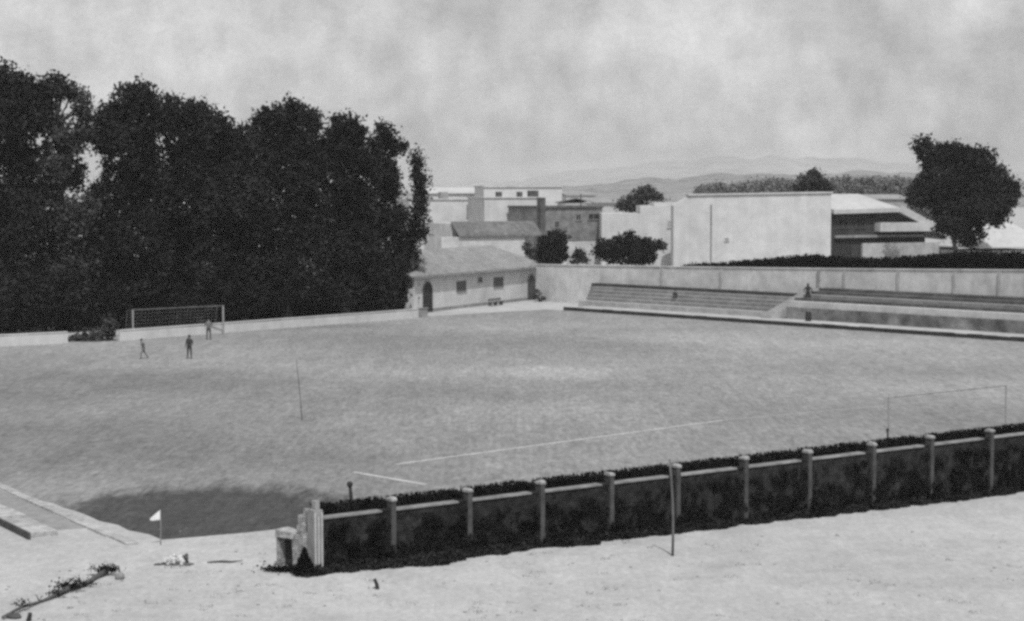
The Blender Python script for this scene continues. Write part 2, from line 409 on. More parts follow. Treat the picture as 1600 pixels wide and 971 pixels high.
tree('pointed_tree', 'dark pointed tree showing above the right end of the long white hall', 'tree', 262, [(1272, 272, 9, 9), (1266, 284, 16, 12), (1280, 288, 14, 12), (1252, 293, 14, 7), (1290, 294, 9, 7), (1270, 302, 24, 8)], LEAFG, dens=60, size=.36, seed=26, trunk_px=1272)
tree('low_bush', 'low grey bush beside the right-hand doorway of the pavilion', 'bush', 220, [(840, 462, 6, 8), (846, 466, 5, 5)], LEAFG, dens=50, size=.2, seed=27, cl=.2, trunk_r=.04)
tree('low_bush', 'dark low bush growing through the gap in the white wall at far left', 'bush', 163, [(125, 528, 14, 7), (145, 526, 16, 9), (165, 520, 14, 12), (172, 510, 10, 12), (118, 532, 14, 5)], LEAFG, dens=70, size=.25, seed=28, cl=.3, trunk_r=.05)

# far wood on the low rise
mb = MB(); rnd = random.Random(8); lob = []
for i in range(46):
    px = 1100 + i * 9.5
    topy = 295 - 6 * math.sin((px - 1100) / 120) + rnd.uniform(-2, 3)
    if px > 1300: topy -= 3
    if px < 1180: topy += 4
    D = rnd.uniform(540, 640); c = atd(px, topy + 10, D); lob.append((c, 3.2, 3.4, 3.6))
    c = atd(px, topy + 22, D); lob.append((c, 3.2, 3.4, 3.2))
    c = atd(px, topy + 36, D); lob.append((c, 3.2, 3.4, 3.2))
crown_fill(mb, lob, 16, .8, rnd, cl=1.0)
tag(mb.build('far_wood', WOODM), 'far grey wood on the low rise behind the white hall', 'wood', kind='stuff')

# hedge behind the stand wall
def vd(px, v): return v / (VD.x * (px - 800) / F + VD.y)
mb = MB(); rnd = random.Random(44); lob = []
for i in range(70):
    px = 1075 + i * 8.2
    t = [(1075, 413), (1110, 412), (1160, 407), (1200, 403), (1270, 398), (1310, 401), (1350, 404), (1430, 400), (1500, 394), (1660, 394)]
    for a, b in zip(t, t[1:]):
        if a[0] <= px <= b[0]: ty = a[1] + (b[1] - a[1]) * (px - a[0]) / (b[0] - a[0])
    D = vd(px, 147.4); p = atd(px, ty, D)
    z = p.z - .1
    while z > 2.6:
        lob.append((Vector((p.x, p.y + rnd.uniform(-.3, .3), z - .55)), .62, .7, .55)); z -= .7
crown_fill(mb, lob, 260, .24, rnd, cl=.22)
hd = tag(mb.build('dark_hedge', HEDGEM), 'long black hedge rising behind the white wall of the right-hand stand', 'hedge')

# ------------------------------------------------------------------ buildings
class Frame:
    """local frame of a house: x along the front seen from the pitch, y into depth, z up"""
    def __init__(s, a, b):
        a = Vector((a.x, a.y, 0)); b = Vector((b.x, b.y, 0)); s.o = a; s.L = (b - a).length; s.x = (b - a).normalized(); s.y = Vector((-s.x.y, s.x.x, 0))
    def __call__(s, x, y, z): return s.o + s.x * x + s.y * y + Vector((0, 0, z))
    def at_px(s, px):       # local x where the photo's column px crosses the front
        k = (px - 800) / F   # X = k*D
        den = s.x.x - k * s.x.y
        return (k * s.o.y - s.o.x) / den
    def z_at(s, px, py):
        x = s.at_px(px); p = s(x, 0, 0); return atd(px, py, p.y).z
def window(root, fr, px0, px1, py0, py1, frame_m=WHITE2, pane_m=GLASS, name='window', bars=True):
    x0, x1 = fr.at_px(px0), fr.at_px(px1); z0, z1 = fr.z_at(px0, py1), fr.z_at(px0, py0)
    t = min(.12, (x1 - x0) * .12)
    f = MB()
    f.box(x0, x1, -.05, -.003, z1 - t, z1, fr); f.box(x0 - .05, x1 + .05, -.12, -.003, z0 - t, z0, fr)
    f.box(x0, x0 + t, -.05, -.003, z0, z1 - t, fr); f.box(x1 - t, x1, -.05, -.003, z0, z1 - t, fr)
    if bars:
        xm = (x0 + x1) / 2; f.box(xm - t * .3, xm + t * .3, -.04, -.003, z0, z1 - t, fr)
    w = f.build(name, frame_m, root)
    p = MB(); p.box(x0 + t, x1 - t, -.02, -.004, z0, z1 - t, fr); p.build('pane', pane_m, w)
    return w
def wall_block(root, fr, x0, x1, y0, y1, z0, z1, m, name='wall'):
    return MB().box(x0, x1, y0, y1, z0, z1, fr).build(name, m, root)
def gable_roof(root, fr, x0, x1, y0, y1, ze, zr, m, over=.35, th=.14, hip=0.0, name='roof', ridge_t=.5):
    ym = y0 + (y1 - y0) * ridge_t
    mb = MB()
    A = [(x0 - over, y0 - over, ze), (x1 + over, y0 - over, ze), (x1 - hip, ym, zr), (x0 + hip, ym, zr)]
    B = [(x1 + over, y1 + over, ze), (x0 - over, y1 + over, ze), (x0 + hip, ym, zr), (x1 - hip, ym, zr)]
    for P in (A, B):
        mb.hexa([fr(*p) for p in P] + [fr(p[0], p[1], p[2] + th) for p in P])
    if hip > 0:
        for e, s_ in ((x0, -1), (x1, 1)):
            P = [(e + s_ * over, y0 - over, ze), (e + s_ * over, y1 + over, ze), (e - s_ * hip, ym, zr), (e - s_ * hip, ym - .01, zr)]
            mb.hexa([fr(*p) for p in P] + [fr(p[0], p[1], p[2] + th) for p in P])
    return mb.build(name, m, root)
def gable_tri(root, fr, x, y0, y1, ze, zr, m, t=.2, name='gable'):
    ym = (y0 + y1) / 2; s_ = t
    mb = MB(); P = [(x, y0, ze), (x + s_, y0, ze), (x + s_, y1, ze), (x, y1, ze)]
    mb.hexa([fr(*p) for p in P] + [fr(x, ym - .01, zr), fr(x + s_, ym - .01, zr), fr(x + s_, ym, zr), fr(x, ym, zr)])
    return mb.build(name, m, root)

# --- corner pavilion
a = at(647, 491); b = at(846, 467)
fr = Frame(a, b)
pav = thing('corner_pavilion', 'low white pavilion with a tiled roof and arched doorways at the pitch corner', 'building', fr(fr.L / 2, 3, 0), 0)
dp = 8.0; ze = 3.65
wall_block(pav, fr, 0, fr.L, 0, dp, 0, ze, WHITE, 'wall')
MB().box(.0, fr.L, -.04, -.003, 0, .35, fr).build('plinth', GREYC, pav)
rf = gable_roof(pav, fr, 0, fr.L, 0, dp, ze, 6.0, TILE, over=.5, hip=5.2, th=.16)
gt = MB(); gt.box(-.5, fr.L + .5, -.62, -.5, ze - .06, ze + .08, fr); gt.build('gutter', GREYC, rf)
# tile ribs on the front slope
rb = MB(); n = 70
for i in range(n):
    x = -.3 + (fr.L + .6) * i / n
    zt = min(1, (x + .5) / 5.7, (fr.L + .5 - x) / 5.7)
    p0 = fr(x, -.5, ze + .17); p1 = fr(x, -.5 + 4.5 * zt, ze + .17 + (6.0 - ze) * zt)
    rb.tube([p0, p1], .06, 5)
rb.build('tile_ridges', TILE, rf)
for (x0, x1, y0, y1) in ((713, 728, 440, 455), (771, 786, 434, 448)): window(pav, fr, x0, x1, y0, y1, GREYP)
window(pav, fr, 747, 753, 434, 440, GREYP, bars=False, name='vent_window')
def arch_door(root, fr, px0, px1, ytop, m=DARK, m2=PALE):
    x0, x1 = fr.at_px(px0), fr.at_px(px1); zt = fr.z_at(px0, ytop); w = (x1 - x0) / 2; xm = (x0 + x1) / 2; zs = max(zt - w, zt * .6)
    def arch(mb, ww, top, y0, y1, n=10):
        P = [(xm - ww, 0)] + [(xm - ww * math.cos(math.pi * i / n), zs + (top - zs) * math.sin(math.pi * i / n)) for i in range(n + 1)] + [(xm + ww, 0)]
        k = len(mb.v); m = len(P)
        for (x, z) in P: mb.v.append(tuple(fr(x, y0, z)))
        for (x, z) in P: mb.v.append(tuple(fr(x, y1, z)))
        mb.f.append(tuple(range(k, k + m))); mb.f.append(tuple(range(k + m, k + 2 * m))[::-1])
        for i in range(m): mb.f.append((k + i, k + (i + 1) % m, k + m + (i + 1) % m, k + m + i))
        return mb
    d = arch(MB(), w, zt, -.06, -.004).build('door', m, root)  # flat dark panel stands in for the shade of a door recess
    arch(MB(), w + .18, zt + .18, -.04, -.003).build('surround', m2, d)
arch_door(pav, fr, 660, 675, 441); arch_door(pav, fr, 824, 836, 430, m=mat('door_shadow_grey', .07, .3, 2))
# grey hut part in front of left door: a ticket box
t = at(661, 496); tb = thing('ticket_box', 'small grey box standing below the left doorway of the pavilion', 'box', t)
MB().box(t.x - .45, t.x + .45, t.y - .3, t.y + .3, 0, .85).build('body', GREYC, tb)
MB().box(t.x - .52, t.x + .52, t.y - .37, t.y + .37, .853, .92).build('lid', GREYC, tb)
t = at(775, 478); bn = thing('bench', 'low dark bench in front of the white pavilion wall', 'bench', t)
d = fr.x
def along(base, d, n):
    return lambda x, y, z: Vector((base.x, base.y, 0)) + d * x + n * y + Vector((0, 0, z))
fb = along(t, fr.x, fr.y)
MB().box(-1.6, 1.6, -.2, .2, .42, .48, fb).build('seat', GREYP, bn)
MB().box(-1.6, 1.6, .16, .2, .55, .8, fb).build('backrest', GREYP, bn)
for x in (-1.4, 0, 1.4): MB().box(x - .05, x + .05, -.17, .24, 0, .42, fb).build('leg', GREYP, bn)

# --- generic boxy houses behind
def house(name, label, px0, px1, ytop, D0, D1, depth, m, cat='house', parapet=.0):
    a = atd(px0, 400, D0); b = atd(px1, 400, D1); fr = Frame(a, b)
    root = thing(name, label, cat, fr(fr.L / 2, depth / 2, 0))
    zt = fr.z_at(px0, ytop)
    wall_block(root, fr, 0, fr.L, 0, depth, 0, zt, m, 'wall')
    return root, fr, zt
# W1 left
r, fr, zt = house('white_house', 'white flat-roofed house half hidden behind the slim end tree', 640, 757, 313, 272, 276, 10, WHITE)
MB().box(-.2, fr.L + .1, -.15, 10.1, zt + .003, zt + .2, fr).build('parapet', WHITE2, r)
window(r, fr, 729, 755, 320, 340, GREYC, mat('grey_shutter', .10, .3, 2), name='shutter_window')
MB().box(fr.at_px(700), fr.at_px(712), 3, 4, zt + .2, zt + 1.1, fr).build('chimney', GREYC, r)
# W2
r, fr, zt = house('white_house', 'tall white block house with small dark chimneys on its flat roof', 757, 843, 310, 262, 264, 9, WHITE)
MB().box(-.15, fr.L + .15, -.15, 9.1, zt + .003, zt + .18, fr).build('parapet', WHITE, r)
for (x0, x1, y0) in ((779, 786, 300), (812, 818, 300), (829, 843, 298)):
    MB().box(fr.at_px(x0), fr.at_px(x1), .5, 1.6, zt + .19, fr.z_at(x0, y0), fr).build('chimney', DARKC, r)
# upper pale block far
r, fr, zt = house('pale_house', 'pale plain upper house showing above the roof with the dark chimneys', 756, 878, 293, 310, 312, 10, mat('pale_render', .5, .1, .7), )
MB().box(-.1, fr.L + .1, -.2, 10.1, zt + .003, zt + .25, fr).build('parapet', WHITE2, r)
r, fr, zt = house('pale_house', 'low pale house on the skyline left of the dark chimneys', 672, 752, 303, 320, 322, 9, mat('pale_render2', .48, .1, .7))
gable_roof(r, fr, 0, fr.L, 0, 9, zt, zt + .9, ROOFP, over=.3)
# lean-to tiled roof house
a = atd(690, 400, 240); b = atd(846, 400, 247); fr = Frame(a, b)
r = thing('lean_to_house', 'long white house with a dark lean-to tiled roof, directly behind the pavilion', 'house', fr(fr.L / 2, 4, 0))
zl = fr.z_at(700, 371); zh = fr.z_at(700, 347)
xA, xB = fr.at_px(690), fr.at_px(820)
MB().box(xA, xB, 0, 1.9, 0, zl, fr).build('wall', WHITE2, r)
mb = MB(); x0, x1 = fr.at_px(716), fr.at_px(846)
P = [(x0, -.3, zl - .0), (x1, -.3, zl + .0), (x1, 1.9, zh - .2), (x0, 1.9, zh - .2)]
mb.hexa([fr(*p) for p in P] + [fr(p[0], p[1], p[2] + .18) for p in P]); rf = mb.build('roof', TILED, r)
mb = MB()
for i in range(34):
    x = x0 + .2 + (x1 - x0 - .4) * i / 33
    mb.tube([fr(x, -.3, zl + .2), fr(x, 1.9, zh - .01)], .06, 5)
mb.build('tile_ridges', TILED, rf)
MB().box(x0, x1, 1.95, 9, 0, zh - .25, fr).build('rear_wall', WHITE2, r)
# dark masonry house
r, fr, zt = house('masonry_house', 'dark grey unplastered house between the round black tree and the white houses', 842, 941, 325, 254, 258, 9, BRICKG)
MB().box(-.1, fr.L + .1, -.25, 9.1, zt + .003, zt + .22, fr).build('roof_slab', DARKC, r)
MB().box(fr.at_px(842), fr.at_px(850), -.45, .6, 0, fr.z_at(846, 309), fr).build('chimney_stack', DARKC, r)
for (x0, x1, y0, y1) in ((899, 908, 334, 344), (918, 937, 333, 343), (866, 874, 345, 356)): window(r, fr, x0, x1, y0, y1, GREYC, DARK)
MB().tube([fr(fr.at_px(913), 1, zt), fr(fr.at_px(913), 1, fr.z_at(913, 303))], .07, 6).build('aerial', DARK, r)
MB().box(0, fr.L, -2.6, -.3, 0, fr.z_at(880, 378), fr).build('annex', WHITE2, r)
# white house centre, stepped top
r, fr, zt = house('white_house', 'white stepped house between the dark masonry house and the long hall', 940, 1062, 334, 250, 250, 9, WHITE)
for (x0, x1, y) in ((1000, 1062, 322), (1022, 1062, 317)):
    MB().box(fr.at_px(x0), fr.at_px(x1), .05 if y > 320 else .4, 8.5, zt + .003 if y > 320 else fr.z_at(1000, 322) + .003, fr.z_at(x0, y), fr).build('upper_storey', WHITE, r)
window(r, fr, 1042, 1052, 345, 356, WHITE2, mat('faded_shutter', .3, .1, 2))
# long white hall
a = atd(1052, 400, 234); b = atd(1298, 400, 233); fr = Frame(a, b)
r = thing('long_hall', 'long blank white hall behind the stand with a drainpipe near its left end', 'building', fr(fr.L / 2, 6, 0))
zt = fr.z_at(1080, 306); zt2 = fr.z_at(1290, 302)
P = [(fr.at_px(1078), 0), (fr.L, 0), (fr.L, 12), (fr.at_px(1078), 12)]
MB().hexa([fr(x, y, 0) for x, y in P] + [fr(x, y, zt if i in (0, 3) else zt2) for i, (x, y) in enumerate(P)]).build('wall', WHITE, r)
x1 = fr.at_px(1078) - .003; zl = fr.z_at(1052, 322)
P = [(0, .02), (x1, .02), (x1, 11.9), (0, 11.9)]
MB().hexa([fr(x, y, 0) for x, y in P] + [fr(x, y, zl if i in (0, 3) else zt - .1) for i, (x, y) in enumerate(P)]).build('end_bay', WHITE, r)
P = [(fr.at_px(1078) - .2, -.2), (fr.L + .2, -.2), (fr.L + .2, 12.2), (fr.at_px(1078) - .2, 12.2)]
MB().hexa([fr(x, y, (zt if i in (0, 3) else zt2) + .003) for i, (x, y) in enumerate(P)] + [fr(x, y, (zt if i in (0, 3) else zt2) + .16) for i, (x, y) in enumerate(P)]).build('roof_edge', WHITE2, r)
MB().tube([fr(fr.at_px(1111), -.1, 0), fr(fr.at_px(1111), -.1, fr.z_at(1111, 320))], .08, 6).build('drainpipe', GREYC, r)
window(r, fr, 1132, 1139, 372, 377, WHITE2, mat('faded_vent', .25, .1, 2), name='vent', bars=False)
# right house
a = atd(1299, 400, 240); b = atd(1445, 400, 246); fr = Frame(a, b)
r = thing('dark_fronted_house', 'house with a pale roof, dark open front and white balcony, right of the long hall', 'house', fr(fr.L / 2, 5, 0))
ze = fr.z_at(1300, 334)
MB().box(0, fr.L, 0, 9, 0, ze, fr).build('wall', mat('dark_open_front', .045, .4, .8), r)
xr = fr.at_px(1400)
P = [(-.3, -.9, ze - .05), (xr, -.9, ze + .15), (xr, 8, fr.z_at(1300, 310)), (-.3, 8, fr.z_at(1300, 310))]
MB().hexa([fr(*p) for p in P] + [fr(p[0], p[1], p[2] + .5) for p in P]).build('roof', ROOFP, r)
P = [(xr + .003, -.92, ze + .1), (fr.at_px(1482), -.92, fr.z_at(1482, 376)), (fr.at_px(1482), 8, fr.z_at(1482, 372)), (xr + .003, 8, ze + .8)]
MB().hexa([fr(*p) for p in P] + [fr(p[0], p[1], p[2] + .95) for p in P]).build('side_roof', ROOFP, r)
bal = MB().box(fr.at_px(1366), fr.at_px(1446), -1.2, -.003, fr.z_at(1366, 362), fr.z_at(1366, 348), fr).build('balcony', WHITE2, r)
for (x0, x1, y0, y1) in ((1308, 1326, 340, 356), (1336, 1352, 340, 356), (1372, 1388, 338, 347)): window(r, fr, x0, x1, y0, y1, mat('dark_frame', .07, .2, 3), DARK)
MB().box(fr.at_px(1302), fr.at_px(1330), -.05, -.004, 0, fr.z_at(1302, 376), fr).build('door', DARK, r)
MB().box(fr.at_px(1336), fr.at_px(1484), -1.6, -1.25, 0, fr.z_at(1336, 380), fr).build('yard_wall', PALE, r)
MB().box(fr.at_px(1302), fr.at_px(1440), -.5, -.1, fr.z_at(1302, 372), fr.z_at(1302, 368), fr).build('ledge', GREYC, r)
# far right
a = atd(1528, 400, 238); b = atd(1640, 400, 242); fr = Frame(a, b)
r = thing('pale_roofed_house', 'house with pale sloping roofs at the right edge behind the big dark tree', 'house', fr(fr.L / 2, 5, 0))
MB().box(0, fr.L, 0, 9, 0, fr.z_at(1560, 392), fr).build('wall', WHITE2, r)
gable_roof(r, fr, 0, fr.L, 0, 9, fr.z_at(1560, 388), fr.z_at(1560, 347), ROOFP, over=.3, hip=3.0)
window(r, fr, 1580, 1594, 395, 404, GREYC, GLASS)
# skyline houses far behind
for i, (x0, x1, y, D, lab) in enumerate(((885, 930, 306, 380, 'low pale house on the skyline behind the aerial'), (1305, 1420, 312, 330, 'grey long roof on the skyline behind the dark-fronted house'), (930, 968, 318, 300, 'pale roof peeping beside the leaning dark tree'))):
    r, fr, zt = house('skyline_house', lab, x0, x1, y, D, D + 3, 9, mat('pale_render3', .42, .1, .7) if i != 1 else GREYC)
    gable_roof(r, fr, 0, fr.L, 0, 9, zt, zt + .7, TILE, over=.3)

# ------------------------------------------------------------------ white wall behind the far goal (broken by a gap)
def low_wall(name, label, p, q, h, th, m, coping=True):
    fr = Frame(p, q); r = thing(name, label, 'wall', fr(fr.L / 2, th / 2, 0))
    mb = MB(); n = max(1, int(fr.L / 3))
    for i in range(n):
        mb.box(fr.L * i / n, fr.L * (i + 1) / n - .003, 0, th, 0, h + .03 * math.sin(i * 2.3), fr)
    mb.build('wall_face', m, r)
    if coping: MB().box(0, fr.L, -.04, th + .04, h + .035, h + .11, fr).build('coping', m, r)
    return r
wl = [at(2, 541), at(108, 535.5)]
low_wall('low_wall', 'short piece of low white wall left of the gap at the far left', at(-140, 549), at(106, 537), .85, .25, WHITE)
low_wall('low_wall', 'long low white wall running behind the goal towards the pavilion', at(188, 533), at(654, 497), .78, .25, WHITE)

# ------------------------------------------------------------------ goal
a = at(208, 530.5); b = at(349, 522.5); fr = Frame(a, b)
gl = thing('football_goal', 'white football goal standing in front of the dark trees', 'goal', fr(fr.L / 2, 0, 0))
hg = 2.44; 
MB().tube([fr(0, 0, 0), fr(0, 0, hg)], .075, 8).build('goal_post', OLDP, gl)
MB().tube([fr(fr.L, 0, 0), fr(fr.L, 0, hg)], .085, 8).build('goal_post', OLDP, gl)
MB().tube([fr(-.06, 0, hg), fr(fr.L + .06, 0, hg)], .05, 8).build('crossbar', mat('old_crossbar', .11, .4, 1.5), gl)
for x in (0, fr.L): MB().tube([fr(x, 0, hg), fr(x, .9, hg - .1), fr(x, 1.3, 0)], .025, 5).build('net_stay', GREYP, gl)
mb = MB(); 
for i in range(int(fr.L / .35) + 1):
    x = min(i * .35, fr.L); mb.tube([fr(x, .05, hg), fr(x, .9, hg - .12), fr(x, 1.3, .02)], .006, 3)
for k in range(9):
    t = k / 8; yy = .9 + .4 * t; zz = (hg - .12) * (1 - t) + .02; mb.tube([fr(0, yy, zz), fr(fr.L, yy, zz)], .006, 3)
mb.build('net', GREYC, gl)

a = at(1388, 701); a = uv(to_u(a), to_v(a)); b = a + VD * 9.2; fr = Frame(a, b)
gn = thing('football_goal', 'faint thin-framed football goal behind the right half of the foreground wall', 'goal', fr(fr.L / 2, 0, 0))
NG = mat('flaking_goal_paint', .25, .3, 2)
for x in (0, fr.L): MB().tube([fr(x, 0, 0), fr(x, 0, 2.44)], .045, 8).build('goal_post', NG, gn)
MB().tube([fr(-.04, 0, 2.44), fr(fr.L + .04, 0, 2.44)], .04, 8).build('crossbar', NG, gn)

# ------------------------------------------------------------------ far stand (right)
def uu_(px, v):
    D = vd(px, v); return to_u(Vector(((px - 800) / F * D, D, 0)))
ul, um0, um1, ur = to_u(at(868, 486)), uu_(1242, 144), uu_(1282, 144), 66
def along_u(u0, u1, v0, v1, z0, z1, mb):
    c = [(u0, v0), (u1, v0), (u1, v1), (u0, v1)]
    mb.hexa([uv(u, v, z0) for u, v in c] + [uv(u, v, z1) for u, v in c]); return mb
# perimeter kerb and walk
kr = thing('stand_walkway', 'pale raised walk with a dark kerb running along the foot of the far stand', 'walkway', uv((ul + ur) / 2, 136.5))
k_ = MB(); n = 60
for i in range(n):
    u0 = ul + (ur - ul) * i / n; u1 = ul + (ur - ul) * (i + 1) / n
    along_u(u0, u1 + .004, 135.45, 135.7, 0, .36 + .05 * noise.noise(Vector((i * .9, 0, 0))), k_)
k_.build('kerb', mat('dark_kerb', .035, .45, .8), kr)  # kerb much darker than the walk behind it
along_u(ul, ur, 135.703, 139.3, 0, .33, MB()).build('walk_surface', PALE, kr)
# left bank of steps
def wedge_u(u, k): return u
s1 = thing('terrace', 'left bank of grey concrete spectator steps, ending by the pavilion', 'stand', uv((ul + um0) / 2, 141))
uL = to_u(at(893, 480)); uL2 = to_u(at(880, 483))
along_u(uL2, um0, 139.303, 140.2, 0, .82, MB()).build('front_step', PALE, s1)
for i in range(5):
    z1 = .82 + .31 * (i + 1); v0 = 140.2 + 1.0 * i
    along_u(uL + (i + 1) * .9 - 3.2, um0, v0 + .003, v0 + 1.0 + (.0 if i < 4 else .2), 0, z1, MB()).build('step', (GREYC, GREYC, GREYC, GREYC, mat('black_top_riser', .05, .5, .7))[i], s1)  # top step much darker than the steps below
# right bank
s2 = thing('terrace', 'right bank of spectator steps with the white front band', 'stand', uv((um1 + ur) / 2, 141))
along_u(um1, ur, 139.303, 139.9, 0, 1.42, MB()).build('front_wall', mat('patchy_front_wall', .15, .6, .7, scale2=.3, var2=.5, bump=.5), s2)
along_u(um1, ur, 139.5, 140.4, 1.423, 1.98, MB()).build('white_band', WHITE2, s2)
for i in range(4):
    z1 = 1.98 + .27 * (i + 1); v0 = 140.403 + 1.15 * i
    along_u(um1, ur, v0, v0 + 1.147 + (.0 if i < 3 else .0), 0, z1, MB()).build('step', (DARKC, GREYC, DARKC, DARKC)[i], s2)
# stairway between
s3 = thing('stairway', 'pale sloping stairway block dividing the two banks of steps', 'stairs', uv((um0 + um1) / 2, 141))
mb = MB(); w0, w1 = um0 - .003, um1 + .003
prof = [(138.2, .33), (145.0, 2.75)]
P0 = [(138.2, .332), (145.1, .332), (145.1, 3.0), (143.5, 3.0)]
n = 20
for i in range(n):
    v0 = 138.2 + (145.1 - 138.2) * i / n; z1 = .5 + 2.45 * (i + 1) / n
    along_u(w0 - .9, w1 + .9, v0, v0 + (145.1 - 138.2) / n - .003, .334, z1, mb)
mb.build('stair_flight', PALE, s3)
for uu in (w0 + .0, w1 - .9 + .5):
    pass
mb = MB()
for i, uu in enumerate(()):
    P = [(uu, 137.9), (uu + .25, 137.9), (uu + .25, 145.05), (uu, 145.05)]
    mb = MB(); mb.hexa([uv(u, v, .336) for u, v in P] + [uv(P[0][0], P[0][1], .8), uv(P[1][0], P[1][1], .8), uv(P[2][0], P[2][1], 3.3), uv(P[3][0], P[3][1], 3.3)])
    mb.build('side_wall', PALE, s3)
# back wall of the stand
bw = thing('stand_wall', 'tall white wall closing the back of the far stand', 'wall', uv((ul + ur) / 2, 145.6))
mb = MB(); cp = MB(); n = 40
def bwtop(px): return 4.15 + (5.35 - 4.15) * (px - 910) / 690
us = []
pxs = [838 + (1700 - 838) * i / n for i in range(n + 1)]
for px in pxs:
    D = vd(px, 145.2); p = Vector(((px - 800) / F * D, D, 0)); us.append((to_u(p), bwtop(px)))
for (u0, z0), (u1, z1) in zip(us, us[1:]):
    c = [(u0, 145.2), (u1 + .002, 145.2), (u1 + .002, 145.55), (u0, 145.55)]
    mb.hexa([uv(u, v, 0) for u, v in c] + [uv(c[0][0], c[0][1], z0), uv(c[1][0], c[1][1], z1), uv(c[2][0], c[2][1], z1), uv(c[3][0], c[3][1], z0)])
    c = [(u0, 145.12), (u1 + .002, 145.12), (u1 + .002, 145.63), (u0, 145.63)]
    cp.hexa([uv(u, v, (z0 if i in (0, 3) else z1) + .003) for i, (u, v) in enumerate(c)] + [uv(u, v, (z0 if i in (0, 3) else z1) + .1) for i, (u, v) in enumerate(c)])
mb.build('wall_face', STANDW, bw); cp.build('coping', STANDW, bw)
for px in (1033, 1125, 1277, 1318, 1402, 1490, 1560):
    D = vd(px, 145.1); uu = px and to_u(Vector(((px - 800) / F * D, D, 0)))
    along_u(uu, uu - .3, 145.05, 145.197, 2.2, bwtop(px) - .1, MB()).build('pilaster', PALE if px != 1277 else GREYC, bw)  # the grey pilaster carries a buttress shadow in its colour
# ------------------------------------------------------------------ left terrace and kerbs (bottom left)
d_left = (at(215, 851) - at(0, 757)); d_left.z = 0; Lk = d_left.length; d_left.normalize(); n_left = Vector((-d_left.y, d_left.x, 0))
if n_left.x > 0: n_left = -n_left     # outward = to the left/near side
o_left = at(215, 851)
def lf(x, y, z): return o_left - d_left * x + n_left * y + Vector((0, 0, z))   # x: back along the kerb, y: outward
kl = thing('pitch_kerb', 'pale concrete kerb edging the near left side of the pitch', 'kerb', lf(20, .3, 0))
mb = MB()
rnd = random.Random(41)
for i in range(40): mb.box(i * 2.0, i * 2.0 + 1.99, rnd.uniform(-.06, .03), .42 + rnd.uniform(-.06, .06), 0, .06 + .015 * math.sin(i * 1.7), lf)
mb.build('kerb_stones', mat('rough_kerb_concrete', .33, .4, 2.5, bump=.8, scale2=.5, var2=.25), kl)
gy = MB()
for i in range(20):
    x0 = 4.2 + i * 3; gy.quad(lf(x0, .45 + .15 * noise.noise(Vector((i, 0, 0))), .006), lf(x0 + 3, .45 + .15 * noise.noise(Vector((i + 1, 0, 0))), .006), lf(x0 + 3, 1.82, .006), lf(x0 + (.2 if i == 0 else 0), 1.82, .006))
struct('path', gy, mat('trodden_grey_earth', .22, .25, 1.5, scale2=.4, var2=.15))
tl = thing('low_terrace', 'low concrete terrace step with a dark back edge at the left edge of the photo', 'terrace', lf(15, 3, 0))
mb = MB(); rnd = random.Random(4)
for i in range(30):
    e = rnd.uniform(-.07, .07); mb.box(3.2 + i * 1.9, 5.09 + i * 1.9, 1.84 + e, 2.9 + e * .3, 0, .2 + rnd.uniform(-.03, .03), lf)
mb.build('step', mat('rough_step_concrete', .33, .4, 2.5, bump=.9, scale2=.5, var2=.3), tl)
MB().box(2.8, 60, 2.903, 3.0, 0, .25, lf).build('back_edge', mat('back_edge_dark', .06, .4, 1.5), tl)  # back edge darker than the step
gq = at(208, 855); 

# ------------------------------------------------------------------ near wall with hedge
a = at(500, 894); b = at(1600, 767); nw = Frame(a, b)
nwall = thing('boundary_wall', 'long dark masonry wall with capped posts and pale coping across the foreground', 'wall', nw(nw.L / 2, 0, 0))
pposts = [498, 611, 731, 845, 955, 1059, 1166, 1266, 1366, 1458, 1551, 1645]
xs = [nw.at_px(p) for p in pposts]
def hc(x): return 1.70 + (2.31 - 1.70) * x / nw.L      # coping level
def ht(x): return 2.15 + (2.72 - 2.15) * x / nw.L      # post top
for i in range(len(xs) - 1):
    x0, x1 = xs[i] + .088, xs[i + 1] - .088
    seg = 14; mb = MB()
    # rough masonry panel: a grid face with uneven relief
    rows = 10; n0 = len(mb.v)
    for j in range(seg * 3 + 1):
        x = x0 + (x1 - x0) * j / (seg * 3)
        for k in range(rows + 1):
            z = hc(x) * k / rows
            y = -.02 + .035 * noise.noise(Vector((x * 3 + i * 9, 0, z * 4))) + .02 * noise.noise(Vector((x * 9, 3, z * 11)))
            mb.v.append(tuple(nw(x, y, z)))
    for j in range(seg * 3):
        for k in range(rows):
            q = n0 + j * (rows + 1) + k; mb.f.append((q, q + rows + 1, q + rows + 2, q + 1))
    mb.box(x0, x1, .06, .28, 0, hc(x0) - .01, nw)
    mb.build('wall_panel', BRICK, nwall)
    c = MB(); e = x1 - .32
    P = [(x0, -.07), (e, -.07), (e, .3), (x0, .3)]
    c.hexa([nw(x, y, hc(x) + .003) for x, y in P] + [nw(x, y, hc(x) + .06) for x, y in P]); c.build('coping', COPE, nwall)
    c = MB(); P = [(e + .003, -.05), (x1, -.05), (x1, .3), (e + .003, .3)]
    c.hexa([nw(x, y, hc(x) + .003) for x, y in P] + [nw(x, y, hc(x) + .06) for x, y in P]); c.build('coping_post_shadow', BRICK, nwall)  # dark end piece stands in for the post's shadow on the coping
